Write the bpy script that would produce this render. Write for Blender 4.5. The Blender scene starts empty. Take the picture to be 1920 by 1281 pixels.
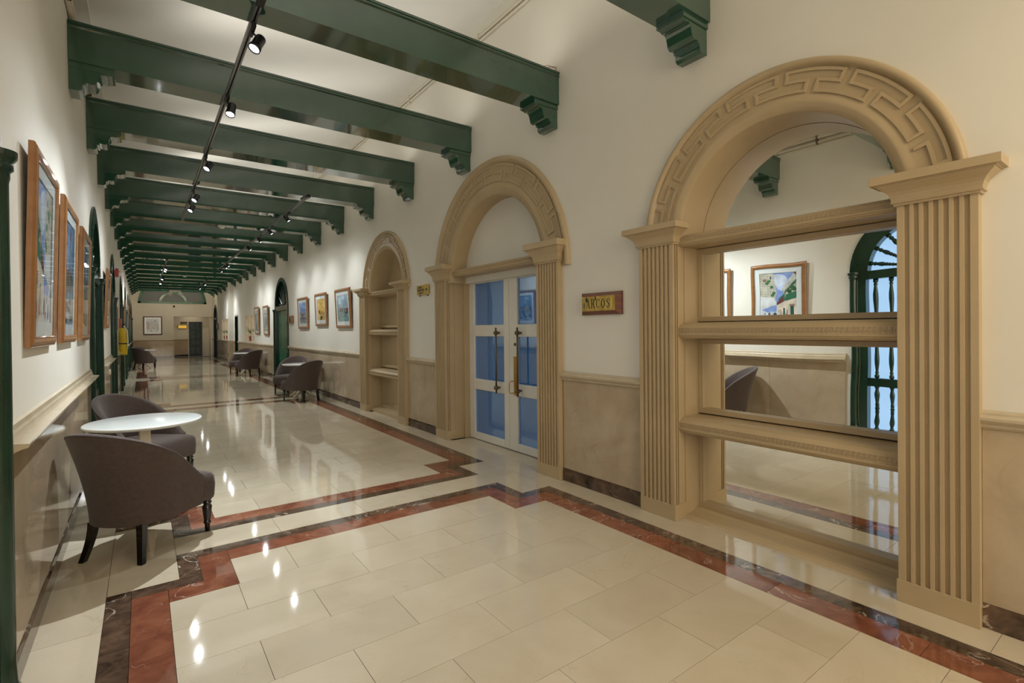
import bpy, math, random
import numpy as np
from mathutils import Vector, Matrix
PI = math.pi
random.seed(7)
SC = bpy.context.scene
COL = SC.collection

# ------------------------------------------------------------------ camera
F_PX, YAW, PIT, ROL, CY, HCAM = 945.84, 36.214, -0.326, -0.543, 621.806, 1.45
def cam_rows():
    t, p, w = map(math.radians, (YAW, PIT, ROL)); s, c = math.sin(t), math.cos(t)
    A = np.array([[c, -s, 0], [s, c, 0], [0, 0, 1]])
    P = np.array([[1, 0, 0], [0, math.cos(p), math.sin(p)], [0, -math.sin(p), math.cos(p)]])
    R = np.array([[math.cos(w), 0, math.sin(w)], [0, 1, 0], [-math.sin(w), 0, math.cos(w)]])
    return R @ P @ A
_R = cam_rows()
cam_d = bpy.data.cameras.new('camera'); cam = bpy.data.objects.new('camera', cam_d); COL.objects.link(cam)
cam.matrix_world = Matrix(((_R[0][0], _R[2][0], -_R[1][0], 0), (_R[0][1], _R[2][1], -_R[1][1], 0),
                           (_R[0][2], _R[2][2], -_R[1][2], HCAM), (0, 0, 0, 1)))
cam_d.sensor_width = 36; cam_d.lens = F_PX / 1920 * 36
cam_d.shift_y = -(640.5 - CY) / 1920
cam_d.clip_start = 0.05; cam_d.clip_end = 200
SC.camera = cam

# ------------------------------------------------------------------ world, exposure, general lights
w = bpy.data.worlds.new('world'); SC.world = w; w.use_nodes = True
w.node_tree.nodes['Background'].inputs[0].default_value = (0.9, 0.93, 1, 1)
w.node_tree.nodes['Background'].inputs[1].default_value = 0.3
SC.view_settings.view_transform = 'Standard'; SC.view_settings.look = 'None'
SC.view_settings.gamma = 1; SC.view_settings.use_curve_mapping = False
SC.view_settings.exposure = 0.0
SPOT_W = 55      # narrow accent beam of each track head
FLOOD_W = 42     # wide spill of each track head
UP_W = 8
def area(name, loc, size, power, color, rot=(0, 0, 0), sy=None):
    l = bpy.data.lights.new(name, 'AREA'); l.energy = power; l.color = color
    l.shape = 'RECTANGLE'; l.size = size; l.size_y = sy or size
    o = bpy.data.objects.new(name, l); o.location = loc; o.rotation_euler = rot; COL.objects.link(o); return o
WARM = (1.0, 0.83, 0.60)
# a warm ceiling lamp over the part of the hall behind the camera
area('hall_lamp_light', (1.9, -1.6, 3.3), 1.6, 60, (1.0, 0.82, 0.58), (math.radians(10), 0, 0))
# fill light added behind the camera for the near arch and beam faces
area('rear_fill_light', (1.4, -3.7, 2.0), 3.2, 95, (1.0, 0.93, 0.80), (math.radians(90), 0, 0), 2.8)

# ------------------------------------------------------------------ constants of the hall
XL, XR = -0.45, 3.248
Y0, Y1 = -4.0, 33.7
BEAM_Y = [2.037 + 1.5965 * n for n in range(-3, 20)]
CROSS = [4.09, 11.55, 19.05, 26.5]
ARCH = {'big': 1.625, 'door': 4.83, 'small': 7.99}

# ------------------------------------------------------------------ materials
def mat(name):
    m = bpy.data.materials.new(name); m.use_nodes = True
    nt = m.node_tree; b = nt.nodes['Principled BSDF']; return m, nt, b
def pset(b, col=None, rough=None, metal=None, spec=None, coat=None, emis=None, es=0, trans=None, ior=None):
    if col is not None: b.inputs['Base Color'].default_value = (*col, 1)
    if rough is not None: b.inputs['Roughness'].default_value = rough
    if metal is not None: b.inputs['Metallic'].default_value = metal
    if spec is not None: b.inputs['Specular IOR Level'].default_value = spec
    if coat is not None: b.inputs['Coat Weight'].default_value = coat; b.inputs['Coat Roughness'].default_value = 0.05
    if emis is not None: b.inputs['Emission Color'].default_value = (*emis, 1); b.inputs['Emission Strength'].default_value = es
    if trans is not None: b.inputs['Transmission Weight'].default_value = trans
    if ior is not None: b.inputs['IOR'].default_value = ior
def noise_mat(name, c1, c2, scale=6, rough=0.5, bump=0.0, bscale=60, detail=5, stretch=(1, 1, 1), **kw):
    m, nt, b = mat(name); N = nt.nodes; L = nt.links
    tc = N.new('ShaderNodeNewGeometry'); mp = N.new('ShaderNodeMapping'); mp.inputs['Scale'].default_value = stretch
    L.new(tc.outputs['Position'], mp.inputs['Vector'])
    n = N.new('ShaderNodeTexNoise'); n.inputs['Scale'].default_value = scale; n.inputs['Detail'].default_value = detail
    L.new(mp.outputs[0], n.inputs['Vector'])
    r = N.new('ShaderNodeValToRGB'); r.color_ramp.elements[0].position = .35; r.color_ramp.elements[1].position = .65
    r.color_ramp.elements[0].color = (*c1, 1); r.color_ramp.elements[1].color = (*c2, 1)
    L.new(n.outputs[0], r.inputs[0]); L.new(r.outputs[0], b.inputs['Base Color'])
    pset(b, rough=rough, **kw)
    if bump:
        n2 = N.new('ShaderNodeTexNoise'); n2.inputs['Scale'].default_value = bscale; n2.inputs['Detail'].default_value = 3
        L.new(mp.outputs[0], n2.inputs['Vector'])
        bp = N.new('ShaderNodeBump'); bp.inputs['Strength'].default_value = bump; bp.inputs['Distance'].default_value = .01
        L.new(n2.outputs[0], bp.inputs['Height']); L.new(bp.outputs[0], b.inputs['Normal'])
    return m
def marble(name, base, dark, vein, vscale=3.0, vwidth=.02, vamt=.8, rough=.07, mott=4.0, rnd=.12, spec=.5, wob=.0, coat=0):
    """polished stone: soft mottling, thin distorted veins, tile to tile tone change"""
    m, nt, b = mat(name); N = nt.nodes; L = nt.links
    g = N.new('ShaderNodeNewGeometry'); oi = N.new('ShaderNodeObjectInfo')
    # offset the pattern tile by tile
    sc = N.new('ShaderNodeVectorMath'); sc.operation = 'SCALE'; sc.inputs['Scale'].default_value = 7.0
    cmb = N.new('ShaderNodeCombineXYZ'); L.new(oi.outputs['Random'], cmb.inputs[0]); L.new(oi.outputs['Random'], cmb.inputs[2])
    L.new(cmb.outputs[0], sc.inputs[0])
    add = N.new('ShaderNodeVectorMath'); L.new(g.outputs['Position'], add.inputs[0]); L.new(sc.outputs[0], add.inputs[1])
    n = N.new('ShaderNodeTexNoise'); n.inputs['Scale'].default_value = mott; n.inputs['Detail'].default_value = 8; n.inputs['Roughness'].default_value = .6
    n.inputs['Distortion'].default_value = .6
    L.new(add.outputs[0], n.inputs['Vector'])
    r = N.new('ShaderNodeValToRGB'); e = r.color_ramp.elements
    e[0].position = .3; e[1].position = .68; e[0].color = (*dark, 1); e[1].color = (*base, 1)
    L.new(n.outputs[0], r.inputs[0])
    nv = N.new('ShaderNodeTexNoise'); nv.inputs['Scale'].default_value = vscale; nv.inputs['Detail'].default_value = 6
    nv.inputs['Distortion'].default_value = 1.1
    L.new(add.outputs[0], nv.inputs['Vector'])
    s = N.new('ShaderNodeMath'); s.operation = 'SUBTRACT'; s.inputs[1].default_value = .5; L.new(nv.outputs[0], s.inputs[0])
    a = N.new('ShaderNodeMath'); a.operation = 'ABSOLUTE'; L.new(s.outputs[0], a.inputs[0])
    mr = N.new('ShaderNodeMapRange'); mr.inputs['From Min'].default_value = 0; mr.inputs['From Max'].default_value = vwidth
    mr.inputs['To Min'].default_value = vamt; mr.inputs['To Max'].default_value = 0; L.new(a.outputs[0], mr.inputs['Value'])
    n3 = N.new('ShaderNodeTexNoise'); n3.inputs['Scale'].default_value = vscale * .7; L.new(add.outputs[0], n3.inputs['Vector'])
    mr3 = N.new('ShaderNodeMapRange'); mr3.inputs['From Min'].default_value = .48; mr3.inputs['From Max'].default_value = .6
    L.new(n3.outputs[0], mr3.inputs['Value'])
    mu = N.new('ShaderNodeMath'); mu.operation = 'MULTIPLY'; L.new(mr.outputs[0], mu.inputs[0]); L.new(mr3.outputs[0], mu.inputs[1])
    mx = N.new('ShaderNodeMixRGB'); mx.inputs[2].default_value = (*vein, 1); L.new(mu.outputs[0], mx.inputs[0]); L.new(r.outputs[0], mx.inputs[1])
    hv = N.new('ShaderNodeHueSaturation'); L.new(mx.outputs[0], hv.inputs['Color'])
    mv = N.new('ShaderNodeMapRange'); mv.inputs['To Min'].default_value = 1 - rnd; mv.inputs['To Max'].default_value = 1 + rnd
    L.new(oi.outputs['Random'], mv.inputs['Value']); L.new(mv.outputs[0], hv.inputs['Value'])
    L.new(hv.outputs[0], b.inputs['Base Color']); pset(b, rough=rough, spec=spec, coat=coat)
    if wob:
        nb = N.new('ShaderNodeTexNoise'); nb.inputs['Scale'].default_value = 1.6; nb.inputs['Detail'].default_value = 2
        L.new(g.outputs['Position'], nb.inputs['Vector'])
        bp = N.new('ShaderNodeBump'); bp.inputs['Strength'].default_value = wob; bp.inputs['Distance'].default_value = .02
        L.new(nb.outputs[0], bp.inputs['Height']); L.new(bp.outputs[0], b.inputs['Normal'])
    return m
def wood(name, c1, c2, rough=.35, axis=(1, 1, 12)):
    return noise_mat(name, c1, c2, scale=5, rough=rough, stretch=axis, detail=6, bump=.05, coat=.3)
def plain(name, col, rough=.5, **kw):
    m, nt, b = mat(name); pset(b, col, rough, **kw); return m

M = {}
M['plaster'] = noise_mat('plaster', (.69, .655, .565), (.73, .695, .605), 1.2, .55, bump=.12, bscale=9)
M['plaster_white'] = noise_mat('plaster_white', (.74, .73, .69), (.80, .79, .75), .8, .6, bump=.1, bscale=7)
M['beige'] = noise_mat('beige_paint', (.43, .325, .185), (.47, .355, .205), 2.5, .42, bump=.06, bscale=25)
M['green'] = noise_mat('green_gloss_paint', (.016, .062, .036), (.021, .076, .045), 3, .10, bump=.04, bscale=8, spec=.7, coat=.9)
M['green_door'] = noise_mat('green_door_paint', (.004, .026, .016), (.008, .040, .023), 3, .18, bump=.15, bscale=10, spec=.5, coat=.3)
M['green_panel'] = noise_mat('worn_green_paint', (.018, .12, .06), (.05, .20, .11), 2, .25, bump=.2, bscale=6, coat=.3)
M['teal'] = plain('dark_teal_paint', (.008, .025, .03), .3)
M['cream_tile'] = marble('cream_marble', (.575, .50, .375), (.515, .435, .31), (.45, .34, .2), 2.2, .006, .4, rough=.05, mott=2.2, rnd=.035)
M['dado'] = marble('beige_dado_marble', (.50, .40, .275), (.41, .32, .21), (.3, .22, .14), 2.6, .01, .35, rough=.07, mott=3.0, rnd=.05, wob=.12)
M['rail'] = marble('cream_rail_marble', (.56, .47, .33), (.47, .385, .26), (.3, .22, .14), 3, .01, .3, rough=.18, mott=5, rnd=.04)
M['brown'] = marble('brown_veined_marble', (.15, .092, .058), (.026, .017, .012), (.62, .52, .42), 3.2, .009, .85, rough=.05, mott=9, rnd=.3)
M['red'] = marble('red_marble', (.27, .10, .052), (.145, .045, .026), (.55, .42, .34), 3.5, .008, .8, rough=.05, mott=7, rnd=.2)
M['grout'] = plain('dark_grout', (.10, .075, .05), .8)
M['mirror'] = plain('mirror_silver', (.93, .94, .91), .0, metal=1.0)
def _mirror():
    m = M['mirror']; nt = m.node_tree; b = nt.nodes['Principled BSDF']; N = nt.nodes; L = nt.links
    g = N.new('ShaderNodeNewGeometry'); n = N.new('ShaderNodeTexNoise'); n.inputs['Scale'].default_value = 2.0; n.inputs['Detail'].default_value = 1
    L.new(g.outputs['Position'], n.inputs['Vector'])
    bp = N.new('ShaderNodeBump'); bp.inputs['Strength'].default_value = .05; bp.inputs['Distance'].default_value = .02
    L.new(n.outputs[0], bp.inputs['Height']); L.new(bp.outputs[0], b.inputs['Normal'])
_mirror()
M['white_paint'] = noise_mat('white_gloss_paint', (.72, .69, .61), (.76, .73, .65), 3, .22, coat=.3)
def _blue():
    m, nt, b = mat('blue_reflective_glass'); N = nt.nodes; L = nt.links
    pset(b, (.03, .19, .58), .03, spec=.5)
    gl = N.new('ShaderNodeBsdfGlossy'); gl.inputs['Color'].default_value = (.62, .78, .95, 1); gl.inputs['Roughness'].default_value = .01
    mx = N.new('ShaderNodeMixShader'); mx.inputs[0].default_value = .30
    L.new(b.outputs[0], mx.inputs[1]); L.new(gl.outputs[0], mx.inputs[2])
    L.new(mx.outputs[0], N['Material Output'].inputs[0]); return m
M['blue_glass'] = _blue()
M['wood'] = wood('honey_wood', (.25, .105, .032), (.30, .14, .045), .35, (1, 1, 3))
M['red_wood'] = wood('mahogany_wood', (.10, .028, .018), (.16, .045, .028), .25)
M['dark_wood'] = wood('dark_brown_wood', (.09, .03, .02), (.14, .05, .03), .3)
M['matboard'] = plain('mat_board', (.66, .70, .68), .7)
M['fabric'] = noise_mat('taupe_woven_fabric', (.060, .040, .032), (.074, .050, .040), 40, .85, bump=.25, bscale=500)
M['fabric'].node_tree.nodes['Principled BSDF'].inputs['Sheen Weight'].default_value = .2
M['piping'] = noise_mat('taupe_piping', (.085, .065, .066), (.105, .08, .082), 60, .8)
M['black_leg'] = plain('black_lacquer', (.006, .005, .004), .25, coat=.4)
M['table_top'] = noise_mat('white_table_lacquer', (.66, .68, .64), (.70, .72, .68), 4, .18, coat=.4)
M['table_base'] = noise_mat('cream_table_base', (.62, .55, .40), (.66, .59, .44), 5, .35)
M['black'] = plain('black_metal', (.012, .012, .014), .35, metal=.3)
M['grey_metal'] = plain('grey_aluminium', (.28, .28, .29), .35, metal=.8)
M['bronze'] = plain('aged_bronze', (.16, .13, .09), .35, metal=.9)
M['brass'] = noise_mat('tarnished_brass', (.62, .38, .10), (.75, .50, .16), 12, .22, metal=1.0)
def _gold():
    return noise_mat('worn_gold_leaf', (.50, .33, .06), (.72, .52, .14), 30, .3, metal=.55, stretch=(1, 1, .3))
M['gold'] = _gold()
M['ink'] = plain('black_ink', (.012, .015, .010), .4)
M['red_line'] = plain('dark_red_line', (.25, .03, .015), .4)
M['led'] = plain('led_lens', (1, 1, 1), .3, emis=(.85, .92, 1.0), es=25)
M['yellow'] = noise_mat('yellow_vinyl', (.62, .42, .01), (.74, .52, .015), 4, .35, coat=.2)
M['red_plastic'] = plain('red_plastic', (.45, .03, .02), .35)
M['pink_sign'] = plain('faded_red_card', (.42, .14, .11), .6)
M['white_plastic'] = plain('white_plastic', (.78, .76, .68), .35)
M['grey_glass'] = plain('grey_frosted_glass', (.24, .26, .26), .85, spec=.1)
M['dark_glass'] = plain('dark_glass', (.05, .07, .06), .04, spec=.8)
M['pane_blue'] = plain('daylit_frosted_pane', (.3, .45, .6), .12, emis=(.38, .62, .95), es=.95)
M['pane_white'] = plain('daylit_pale_pane', (.5, .55, .5), .12, emis=(.85, .95, .88), es=.45)
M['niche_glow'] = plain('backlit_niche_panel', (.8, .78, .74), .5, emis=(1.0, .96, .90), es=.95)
M['sign_lit'] = noise_mat('lit_amber_sign', (.75, .42, .03), (.95, .75, .2), 20, .4, emis=(1.0, .62, .08), es=.4, stretch=(1, 1, 3))
M['brown_sign'] = noise_mat('brown_metal_sign', (.10, .065, .035), (.16, .11, .06), 20, .4)
M['leaf'] = noise_mat('leaf_green', (.03, .09, .02), (.06, .15, .035), 12, .4)
M['pot_red'] = plain('dark_red_pot', (.22, .02, .02), .3)
M['conduit'] = plain('cream_conduit_paint', (.62, .57, .46), .45)
M['copper'] = plain('red_copper_wire', (.30, .06, .03), .4)

# ------------------------------------------------------------------ mesh helpers
def setp(o, label=None, cat=None, group=None, kind=None):
    if label: o['label'] = label
    if cat: o['category'] = cat
    if group: o['group'] = group
    if kind: o['kind'] = kind
    return o
class MB:
    def __init__(s): s.v = []; s.f = []; s.sm = []
    def add(s, verts, faces, smooth=False):
        n = len(s.v); s.v += [tuple(p) for p in verts]; s.f += [tuple(i + n for i in f) for f in faces]; s.sm += [smooth] * len(faces); return s
    def box(s, x0, x1, y0, y1, z0, z1, ch=0):
        if ch:
            return s.prism([(x0 + ch, y0), (x1 - ch, y0), (x1, y0 + ch), (x1, y1 - ch), (x1 - ch, y1), (x0 + ch, y1), (x0, y1 - ch), (x0, y0 + ch)], z0, z1)
        v = [(x, y, z) for z in (z0, z1) for y in (y0, y1) for x in (x0, x1)]
        return s.add(v, [(0, 2, 3, 1), (4, 5, 7, 6), (0, 1, 5, 4), (2, 6, 7, 3), (0, 4, 6, 2), (1, 3, 7, 5)])
    def prism(s, poly, a0, a1, axis='z', caps=True):
        """poly = 2D outline (counter-clockwise), extruded along axis. z:(x,y) y:(x,z) x:(y,z)"""
        def P(p, a):
            return (p[0], p[1], a) if axis == 'z' else (p[0], a, p[1]) if axis == 'y' else (a, p[0], p[1])
        n = len(poly); v = [P(p, a0) for p in poly] + [P(p, a1) for p in poly]
        fl = axis == 'y'
        f = [(i, (i + 1) % n, n + (i + 1) % n, n + i) for i in range(n)]
        if caps: f += [tuple(range(n - 1, -1, -1)), tuple(range(n, 2 * n))]
        if fl: f = [t[::-1] for t in f]
        return s.add(v, f)
    def lathe(s, prof, c=(0, 0, 0), seg=16, smooth=True, M4=None, caps=True):
        v = []; f = []; n = len(prof)
        for r, z in prof:
            for k in range(seg):
                a = 2 * PI * k / seg; p = Vector((r * math.cos(a), r * math.sin(a), z))
                if M4 is not None: p = M4 @ p
                v.append((p.x + c[0], p.y + c[1], p.z + c[2]))
        for i in range(n - 1):
            for k in range(seg):
                f.append((i * seg + k, i * seg + (k + 1) % seg, (i + 1) * seg + (k + 1) % seg, (i + 1) * seg + k))
        s.add(v, f, smooth)
        if caps:
            m = len(s.v) - len(v)
            s.f += [tuple(m + k for k in range(seg - 1, -1, -1)), tuple(m + (n - 1) * seg + k for k in range(seg))]; s.sm += [False, False]
        return s
    def tube(s, pts, r, seg=8, smooth=True):
        pts = [Vector(p) for p in pts]; v = []; f = []
        rr = r if isinstance(r, (list, tuple)) else [r] * len(pts)
        up = Vector((0, 0, 1)); prev = None
        for i, p in enumerate(pts):
            d = (pts[min(i + 1, len(pts) - 1)] - pts[max(i - 1, 0)]).normalized()
            a = prev if prev is not None else (up if abs(d.z) < .9 else Vector((1, 0, 0)))
            x = d.cross(a)
            if x.length < 1e-5: x = d.cross(Vector((0, 1, 0)))
            x.normalize(); y = x.cross(d).normalized(); prev = y
            for k in range(seg):
                t = 2 * PI * k / seg; q = p + x * rr[i] * math.cos(t) + y * rr[i] * math.sin(t); v.append(q[:])
        for i in range(len(pts) - 1):
            for k in range(seg):
                f.append((i * seg + k, (i + 1) * seg + k, (i + 1) * seg + (k + 1) % seg, i * seg + (k + 1) % seg))
        n = len(pts)
        f += [tuple(range(seg)), tuple((n - 1) * seg + k for k in range(seg - 1, -1, -1))]
        return s.add(v, f, smooth)
    def grid(s, rows, closed=False, smooth=True, flip=False):
        n = len(rows[0]); v = [p for r in rows for p in r]; f = []
        for i in range(len(rows) - 1):
            for k in range(n if closed else n - 1):
                q = (i * n + k, i * n + (k + 1) % n, (i + 1) * n + (k + 1) % n, (i + 1) * n + k)
                f.append(q[::-1] if flip else q)
        return s.add(v, f, smooth)
    def mesh(s, name):
        me = bpy.data.meshes.new(name); me.from_pydata(s.v, [], s.f); me.validate()
        for p, q in zip(me.polygons, s.sm): p.use_smooth = q
        me.update(); return me
    def build(s, name, m, parent=None, loc=None, rot=None, bevel=0, fix=True):
        me = s.mesh(name); me.materials.append(m)
        o = bpy.data.objects.new(name, me); COL.objects.link(o)
        if parent: o.parent = parent
        if loc: o.location = loc
        if rot: o.rotation_euler = rot
        if fix:
            import bmesh
            bm = bmesh.new(); bm.from_mesh(me); bmesh.ops.recalc_face_normals(bm, faces=bm.faces); bm.to_mesh(me); bm.free()
        if bevel:
            b = o.modifiers.new('bevel', 'BEVEL'); b.width = bevel; b.segments = 2; b.limit_method = 'ANGLE'; b.angle_limit = .6
        return o
def root(name, loc=(0, 0, 0), rot=(0, 0, 0), label=None, cat=None, group=None, kind=None):
    o = bpy.data.objects.new(name, None); COL.objects.link(o); o.location = loc; o.rotation_euler = rot
    o.empty_display_size = .1
    return setp(o, label, cat, group, kind)
def kids(o): return list(o.children)
def dup_tree(o, parent=None):
    c = o.copy(); COL.objects.link(c)
    if parent: c.parent = parent
    for ch in kids(o): dup_tree(ch, c)
    return c
def share(o, parent=None, loc=None, rot=None):
    c = o.copy(); COL.objects.link(c)
    if parent: c.parent = parent
    if loc is not None: c.location = loc
    if rot is not None: c.rotation_euler = rot
    return c

# ------------------------------------------------------------------ the floor: slabs laid one by one
floor = root('floor', kind='structure')
bed = MB().box(XL - .02, XR + .4, Y0, Y1 + 1.6, -.12, -.012).build('floor_bed', M['grout'], floor)
GAP = .0011
def cls(x, y):
    d = 9
    outs = [(-9, -.175, -99, 99), (3.0, 9, -99, 99)]
    for yc in CROSS:
        outs += [(-9, 9, yc - .165, yc + .165), (-9, .16, yc - .55, yc + .55), (2.685, 9, yc - .55, yc + .55)]
    for a, b, c, e in outs:
        d = min(d, max(a - x, x - b, c - y, y - e))
    return 0 if d < 0 else 1 if d < .11 else 2 if d < .275 else 3
YN0, YN1 = .30, 12.6
tile_count = {}
tile_cache = {}
def slab(name, mk, x0, x1, y0, y1, stuff):
    if x1 - x0 < .02 or y1 - y0 < .02: return
    x0 += GAP; x1 -= GAP; y0 += GAP; y1 -= GAP
    dz = random.uniform(-.0006, .0002)
    if stuff is not None:
        stuff.box(x0, x1, y0, y1, -.012, dz); return
    k = (name, round(x1 - x0, 4), round(y1 - y0, 4))
    if k not in tile_cache:
        tile_cache[k] = MB().box(0, x1 - x0, 0, y1 - y0, -.012, 0).mesh(name); tile_cache[k].materials.append(M[mk])
    o = bpy.data.objects.new(name, tile_cache[k]); COL.objects.link(o); o.parent = floor; o.location = (x0, y0, dz)
far = {'cream_tile': MB(), 'brown': MB(), 'red': MB()}
def put(name, mk, x0, x1, y0, y1):
    mid = (y0 + y1) / 2
    slab(name, mk, x0, x1, y0, y1, None if YN0 < mid < YN1 else far[mk])
# bands and margins by greedy rectangle merging on a breakpoint grid
xs = [XL, -.175, -.065, .10, .16, .27, .435, 2.41, 2.575, 2.685, 2.725, 2.89, 3.0, XR]
ys = {Y0, Y1}
for yc in CROSS:
    for d in (.165, .275, .44, .55, .66, .825): ys |= {yc - d, yc + d}
ys = sorted(ys)
cells = {(i, j): cls((xs[i] + xs[i + 1]) / 2, (ys[j] + ys[j + 1]) / 2) for i in range(len(xs) - 1) for j in range(len(ys) - 1)}
done = set()
def grab(i, j, first):
    c = cells[(i, j)]; i1, j1 = i, j
    for ax in first:
        while True:
            if ax == 'y':
                if j1 + 1 < len(ys) - 1 and all(cells[(a, j1 + 1)] == c and (a, j1 + 1) not in done for a in range(i, i1 + 1)): j1 += 1
                else: break
            else:
                if i1 + 1 < len(xs) - 1 and all(cells[(i1 + 1, b)] == c and (i1 + 1, b) not in done for b in range(j, j1 + 1)): i1 += 1
                else: break
    return i1, j1
panels = []
for j in range(len(ys) - 1):
    for i in range(len(xs) - 1):
        if (i, j) in done: continue
        best = max((grab(i, j, o) for o in ('xy', 'yx')), key=lambda t: (xs[t[0] + 1] - xs[i]) * (ys[t[1] + 1] - ys[j]))
        if cells[(i, j)] in (1, 2):
            best = max((grab(i, j, o) for o in ('x', 'y')), key=lambda t: (xs[t[0] + 1] - xs[i]) + (ys[t[1] + 1] - ys[j]) * 1.0)
            best = grab(i, j, 'yx') if best[1] > j and best[0] == i else grab(i, j, 'xy')
        for a in range(i, best[0] + 1):
            for b in range(j, best[1] + 1): done.add((a, b))
        X0, X1_, Ya, Yb = xs[i], xs[best[0] + 1], ys[j], ys[best[1] + 1]
        c = cells[(i, j)]
        if c == 3: panels.append((X0, X1_, Ya, Yb)); continue
        nm, mk = [('tile', 'cream_tile'), ('dark_strip', 'brown'), ('red_strip', 'red')][c]
        L = .655
        if X1_ - X0 >= Yb - Ya:
            n = max(1, round((X1_ - X0) / L))
            for k in range(n): put(nm, mk, X0 + (X1_ - X0) * k / n, X0 + (X1_ - X0) * (k + 1) / n, Ya, Yb)
        else:
            n = max(1, round((Yb - Ya) / L))
            for k in range(n): put(nm, mk, X0, X1_, Ya + (Yb - Ya) * k / n, Ya + (Yb - Ya) * (k + 1) / n)
for (X0, X1_, Ya, Yb) in panels:
    n = max(1, round((Yb - Ya) / .328)); h = (Yb - Ya) / n
    for r in range(n):
        ym = Ya + (r + .5) * h; dd = min(abs(ym - c_) for c_ in CROSS); off = .328 if round(dd / .328) % 2 == 0 else 0
        cuts = [X0] + [c for c in [.10 + .328 + off - .656 + .656 * k for k in range(7)] if X0 + .05 < c < X1_ - .05] + [X1_]
        for a, b in zip(cuts, cuts[1:]): put('tile', 'cream_tile', a, b, Ya + r * h, Ya + (r + 1) * h)
for mk, mb in far.items():
    o = mb.build({'cream_tile': 'far_cream_tiles', 'brown': 'far_dark_strips', 'red': 'far_red_strips'}[mk], M[mk], floor, fix=False)
    setp(o, {'cream_tile': 'cream marble tiles further down the hall', 'brown': 'dark marble strips further down the hall', 'red': 'red marble strips further down the hall'}[mk], kind='stuff')
# thresholds inside the three wall arches and the space past the end opening
for yc, hw in ((ARCH['big'], .70), (ARCH['door'], .94), (ARCH['small'], .70)):
    n = 2
    for k in range(n):
        a = yc - hw + 2 * hw * k / n; b = yc - hw + 2 * hw * (k + 1) / n
        if hw > .9 or True: slab('tile', 'cream_tile', XR, XR + .29, a, b, None)

# ------------------------------------------------------------------ walls
def arch_pts(yc, zs, r, n=28, a0=0, a1=PI):
    return [(yc + r * math.cos(a0 + (a1 - a0) * k / n), zs + r * math.sin(a0 + (a1 - a0) * k / n)) for k in range(n + 1)]
def wall_faces(mb, xa, xb, y0, y1, z1, holes):
    """wall slab between planes xa (room side) and xb; holes = (yc, half width, spring z, is_arch, z0)"""
    holes = sorted(holes); cur = y0
    for (yc, hw, zs, ar, z0) in holes:
        if yc - hw > cur: mb.box(min(xa, xb), max(xa, xb), cur, yc - hw, 0, z1)
        if z0 > 0: mb.box(min(xa, xb), max(xa, xb), yc - hw, yc + hw, 0, z0)
        if ar:
            pts = arch_pts(yc, zs, hw)
            for (a, b) in zip(pts, pts[1:]):
                mb.prism([(b[0], b[1]), (a[0], a[1]), (a[0], z1), (b[0], z1)], min(xa, xb), max(xa, xb), 'x')
        else: mb.box(min(xa, xb), max(xa, xb), yc - hw, yc + hw, zs, z1)
        cur = yc + hw
    mb.box(min(xa, xb), max(xa, xb), cur, y1, 0, z1)
CR, CL = 5.15, 4.12         # ceiling height at the right and at the left wall
W = .30
mb = MB()
RH = [(1.625, .72, 2.11, True, 0), (4.83, 1.02, 2.05, True, 0), (8.05, .78, 2.08, True, 0),
      (15.67, .84, 2.14, True, 0), (21.18, .95, 2.06, False, 1.06), (24.4, .45, 2.14, False, 0), (27.9, 1.45, 2.04, False, 1.04), (31.95, .72, 2.2, True, 0)]
wall_faces(mb, XR, XR + W, Y0, Y1, CR + .1, RH)
wall_right = mb.build('wall_right', M['plaster'], fix=False); setp(wall_right, kind='structure')
DW = .665; DZ = 2.15
LDOOR = [1.96, 7.64, 11.98, 16.5, 20.4, 24.1, 27.5, 31.0]
mb = MB(); wall_faces(mb, XL, XL - .2, Y0, Y1, CL + .05, [(y, DW, DZ, True, 0) for y in LDOOR])
wall_left = mb.build('wall_left', M['plaster'], fix=False); setp(wall_left, kind='structure')
mb = MB()  # end wall with its opening and fanlight
zt = 5.3
mb.box(XL - .2, 1.40, Y1, Y1 + .2, 0, 3.02); mb.box(1.40, XR + .3, Y1, Y1 + .2, 2.30, 3.02)
R_END = 1.58; XE = 1.39
pts = [(XE + R_END * math.cos(PI * k / 28), 3.02 + R_END * math.sin(PI * k / 28)) for k in range(29)]
for a, b in zip(pts, pts[1:]): mb.prism([(b[0], b[1]), (a[0], a[1]), (a[0], zt), (b[0], zt)], Y1, Y1 + .2, 'y')
mb.box(XL - .2, XE - R_END, Y1, Y1 + .2, 3.02, zt); mb.box(XE + R_END, XR + .3, Y1, Y1 + .2, 3.02, zt)
wall_end = mb.build('wall_end', M['plaster'], fix=True); setp(wall_end, kind='structure')
mb = MB(); mb.box(1.2, XR + .3, Y1 + 1.45, Y1 + 1.6, 0, 2.6); mb.box(1.2, 1.40, Y1 + .2, Y1 + 1.45, 0, 2.6); mb.box(3.2, XR + .3, Y1 + .2, Y1 + 1.45, 0, 2.6)
mb.box(1.2, XR + .3, Y1 + .2, Y1 + 1.6, 2.6, 2.7)
lob = mb.build('wall_lobby', M['plaster']); setp(lob, kind='structure')
area('end_wall_fill_light', (1.4, 31.1, 3.48), 2.6, 20, WARM, (math.radians(62), 0, 0), .3)  # unseen fill added near the last beams to lift the dim end wall
area('lobby_light', (2.3, Y1 + .8, 2.55), .8, 4, WARM)
mb = MB(); mb.box(XL - .2, XR + .3, Y0 - .2, Y0, 0, 5.4)
wb = mb.build('wall_back', M['plaster']); setp(wb, kind='structure')
mb = MB()  # mono-pitch plaster ceiling rising to the right, with a cream cornice strip along the left wall
mb.prism([(XL - .2, CL), (-.33, CL), (-.33, CL + .02), (XR + .3, CR), (XR + .3, CR + .2), (XL - .2, CL + .2)], Y0 - .2, Y1 + .2, 'y')
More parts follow.
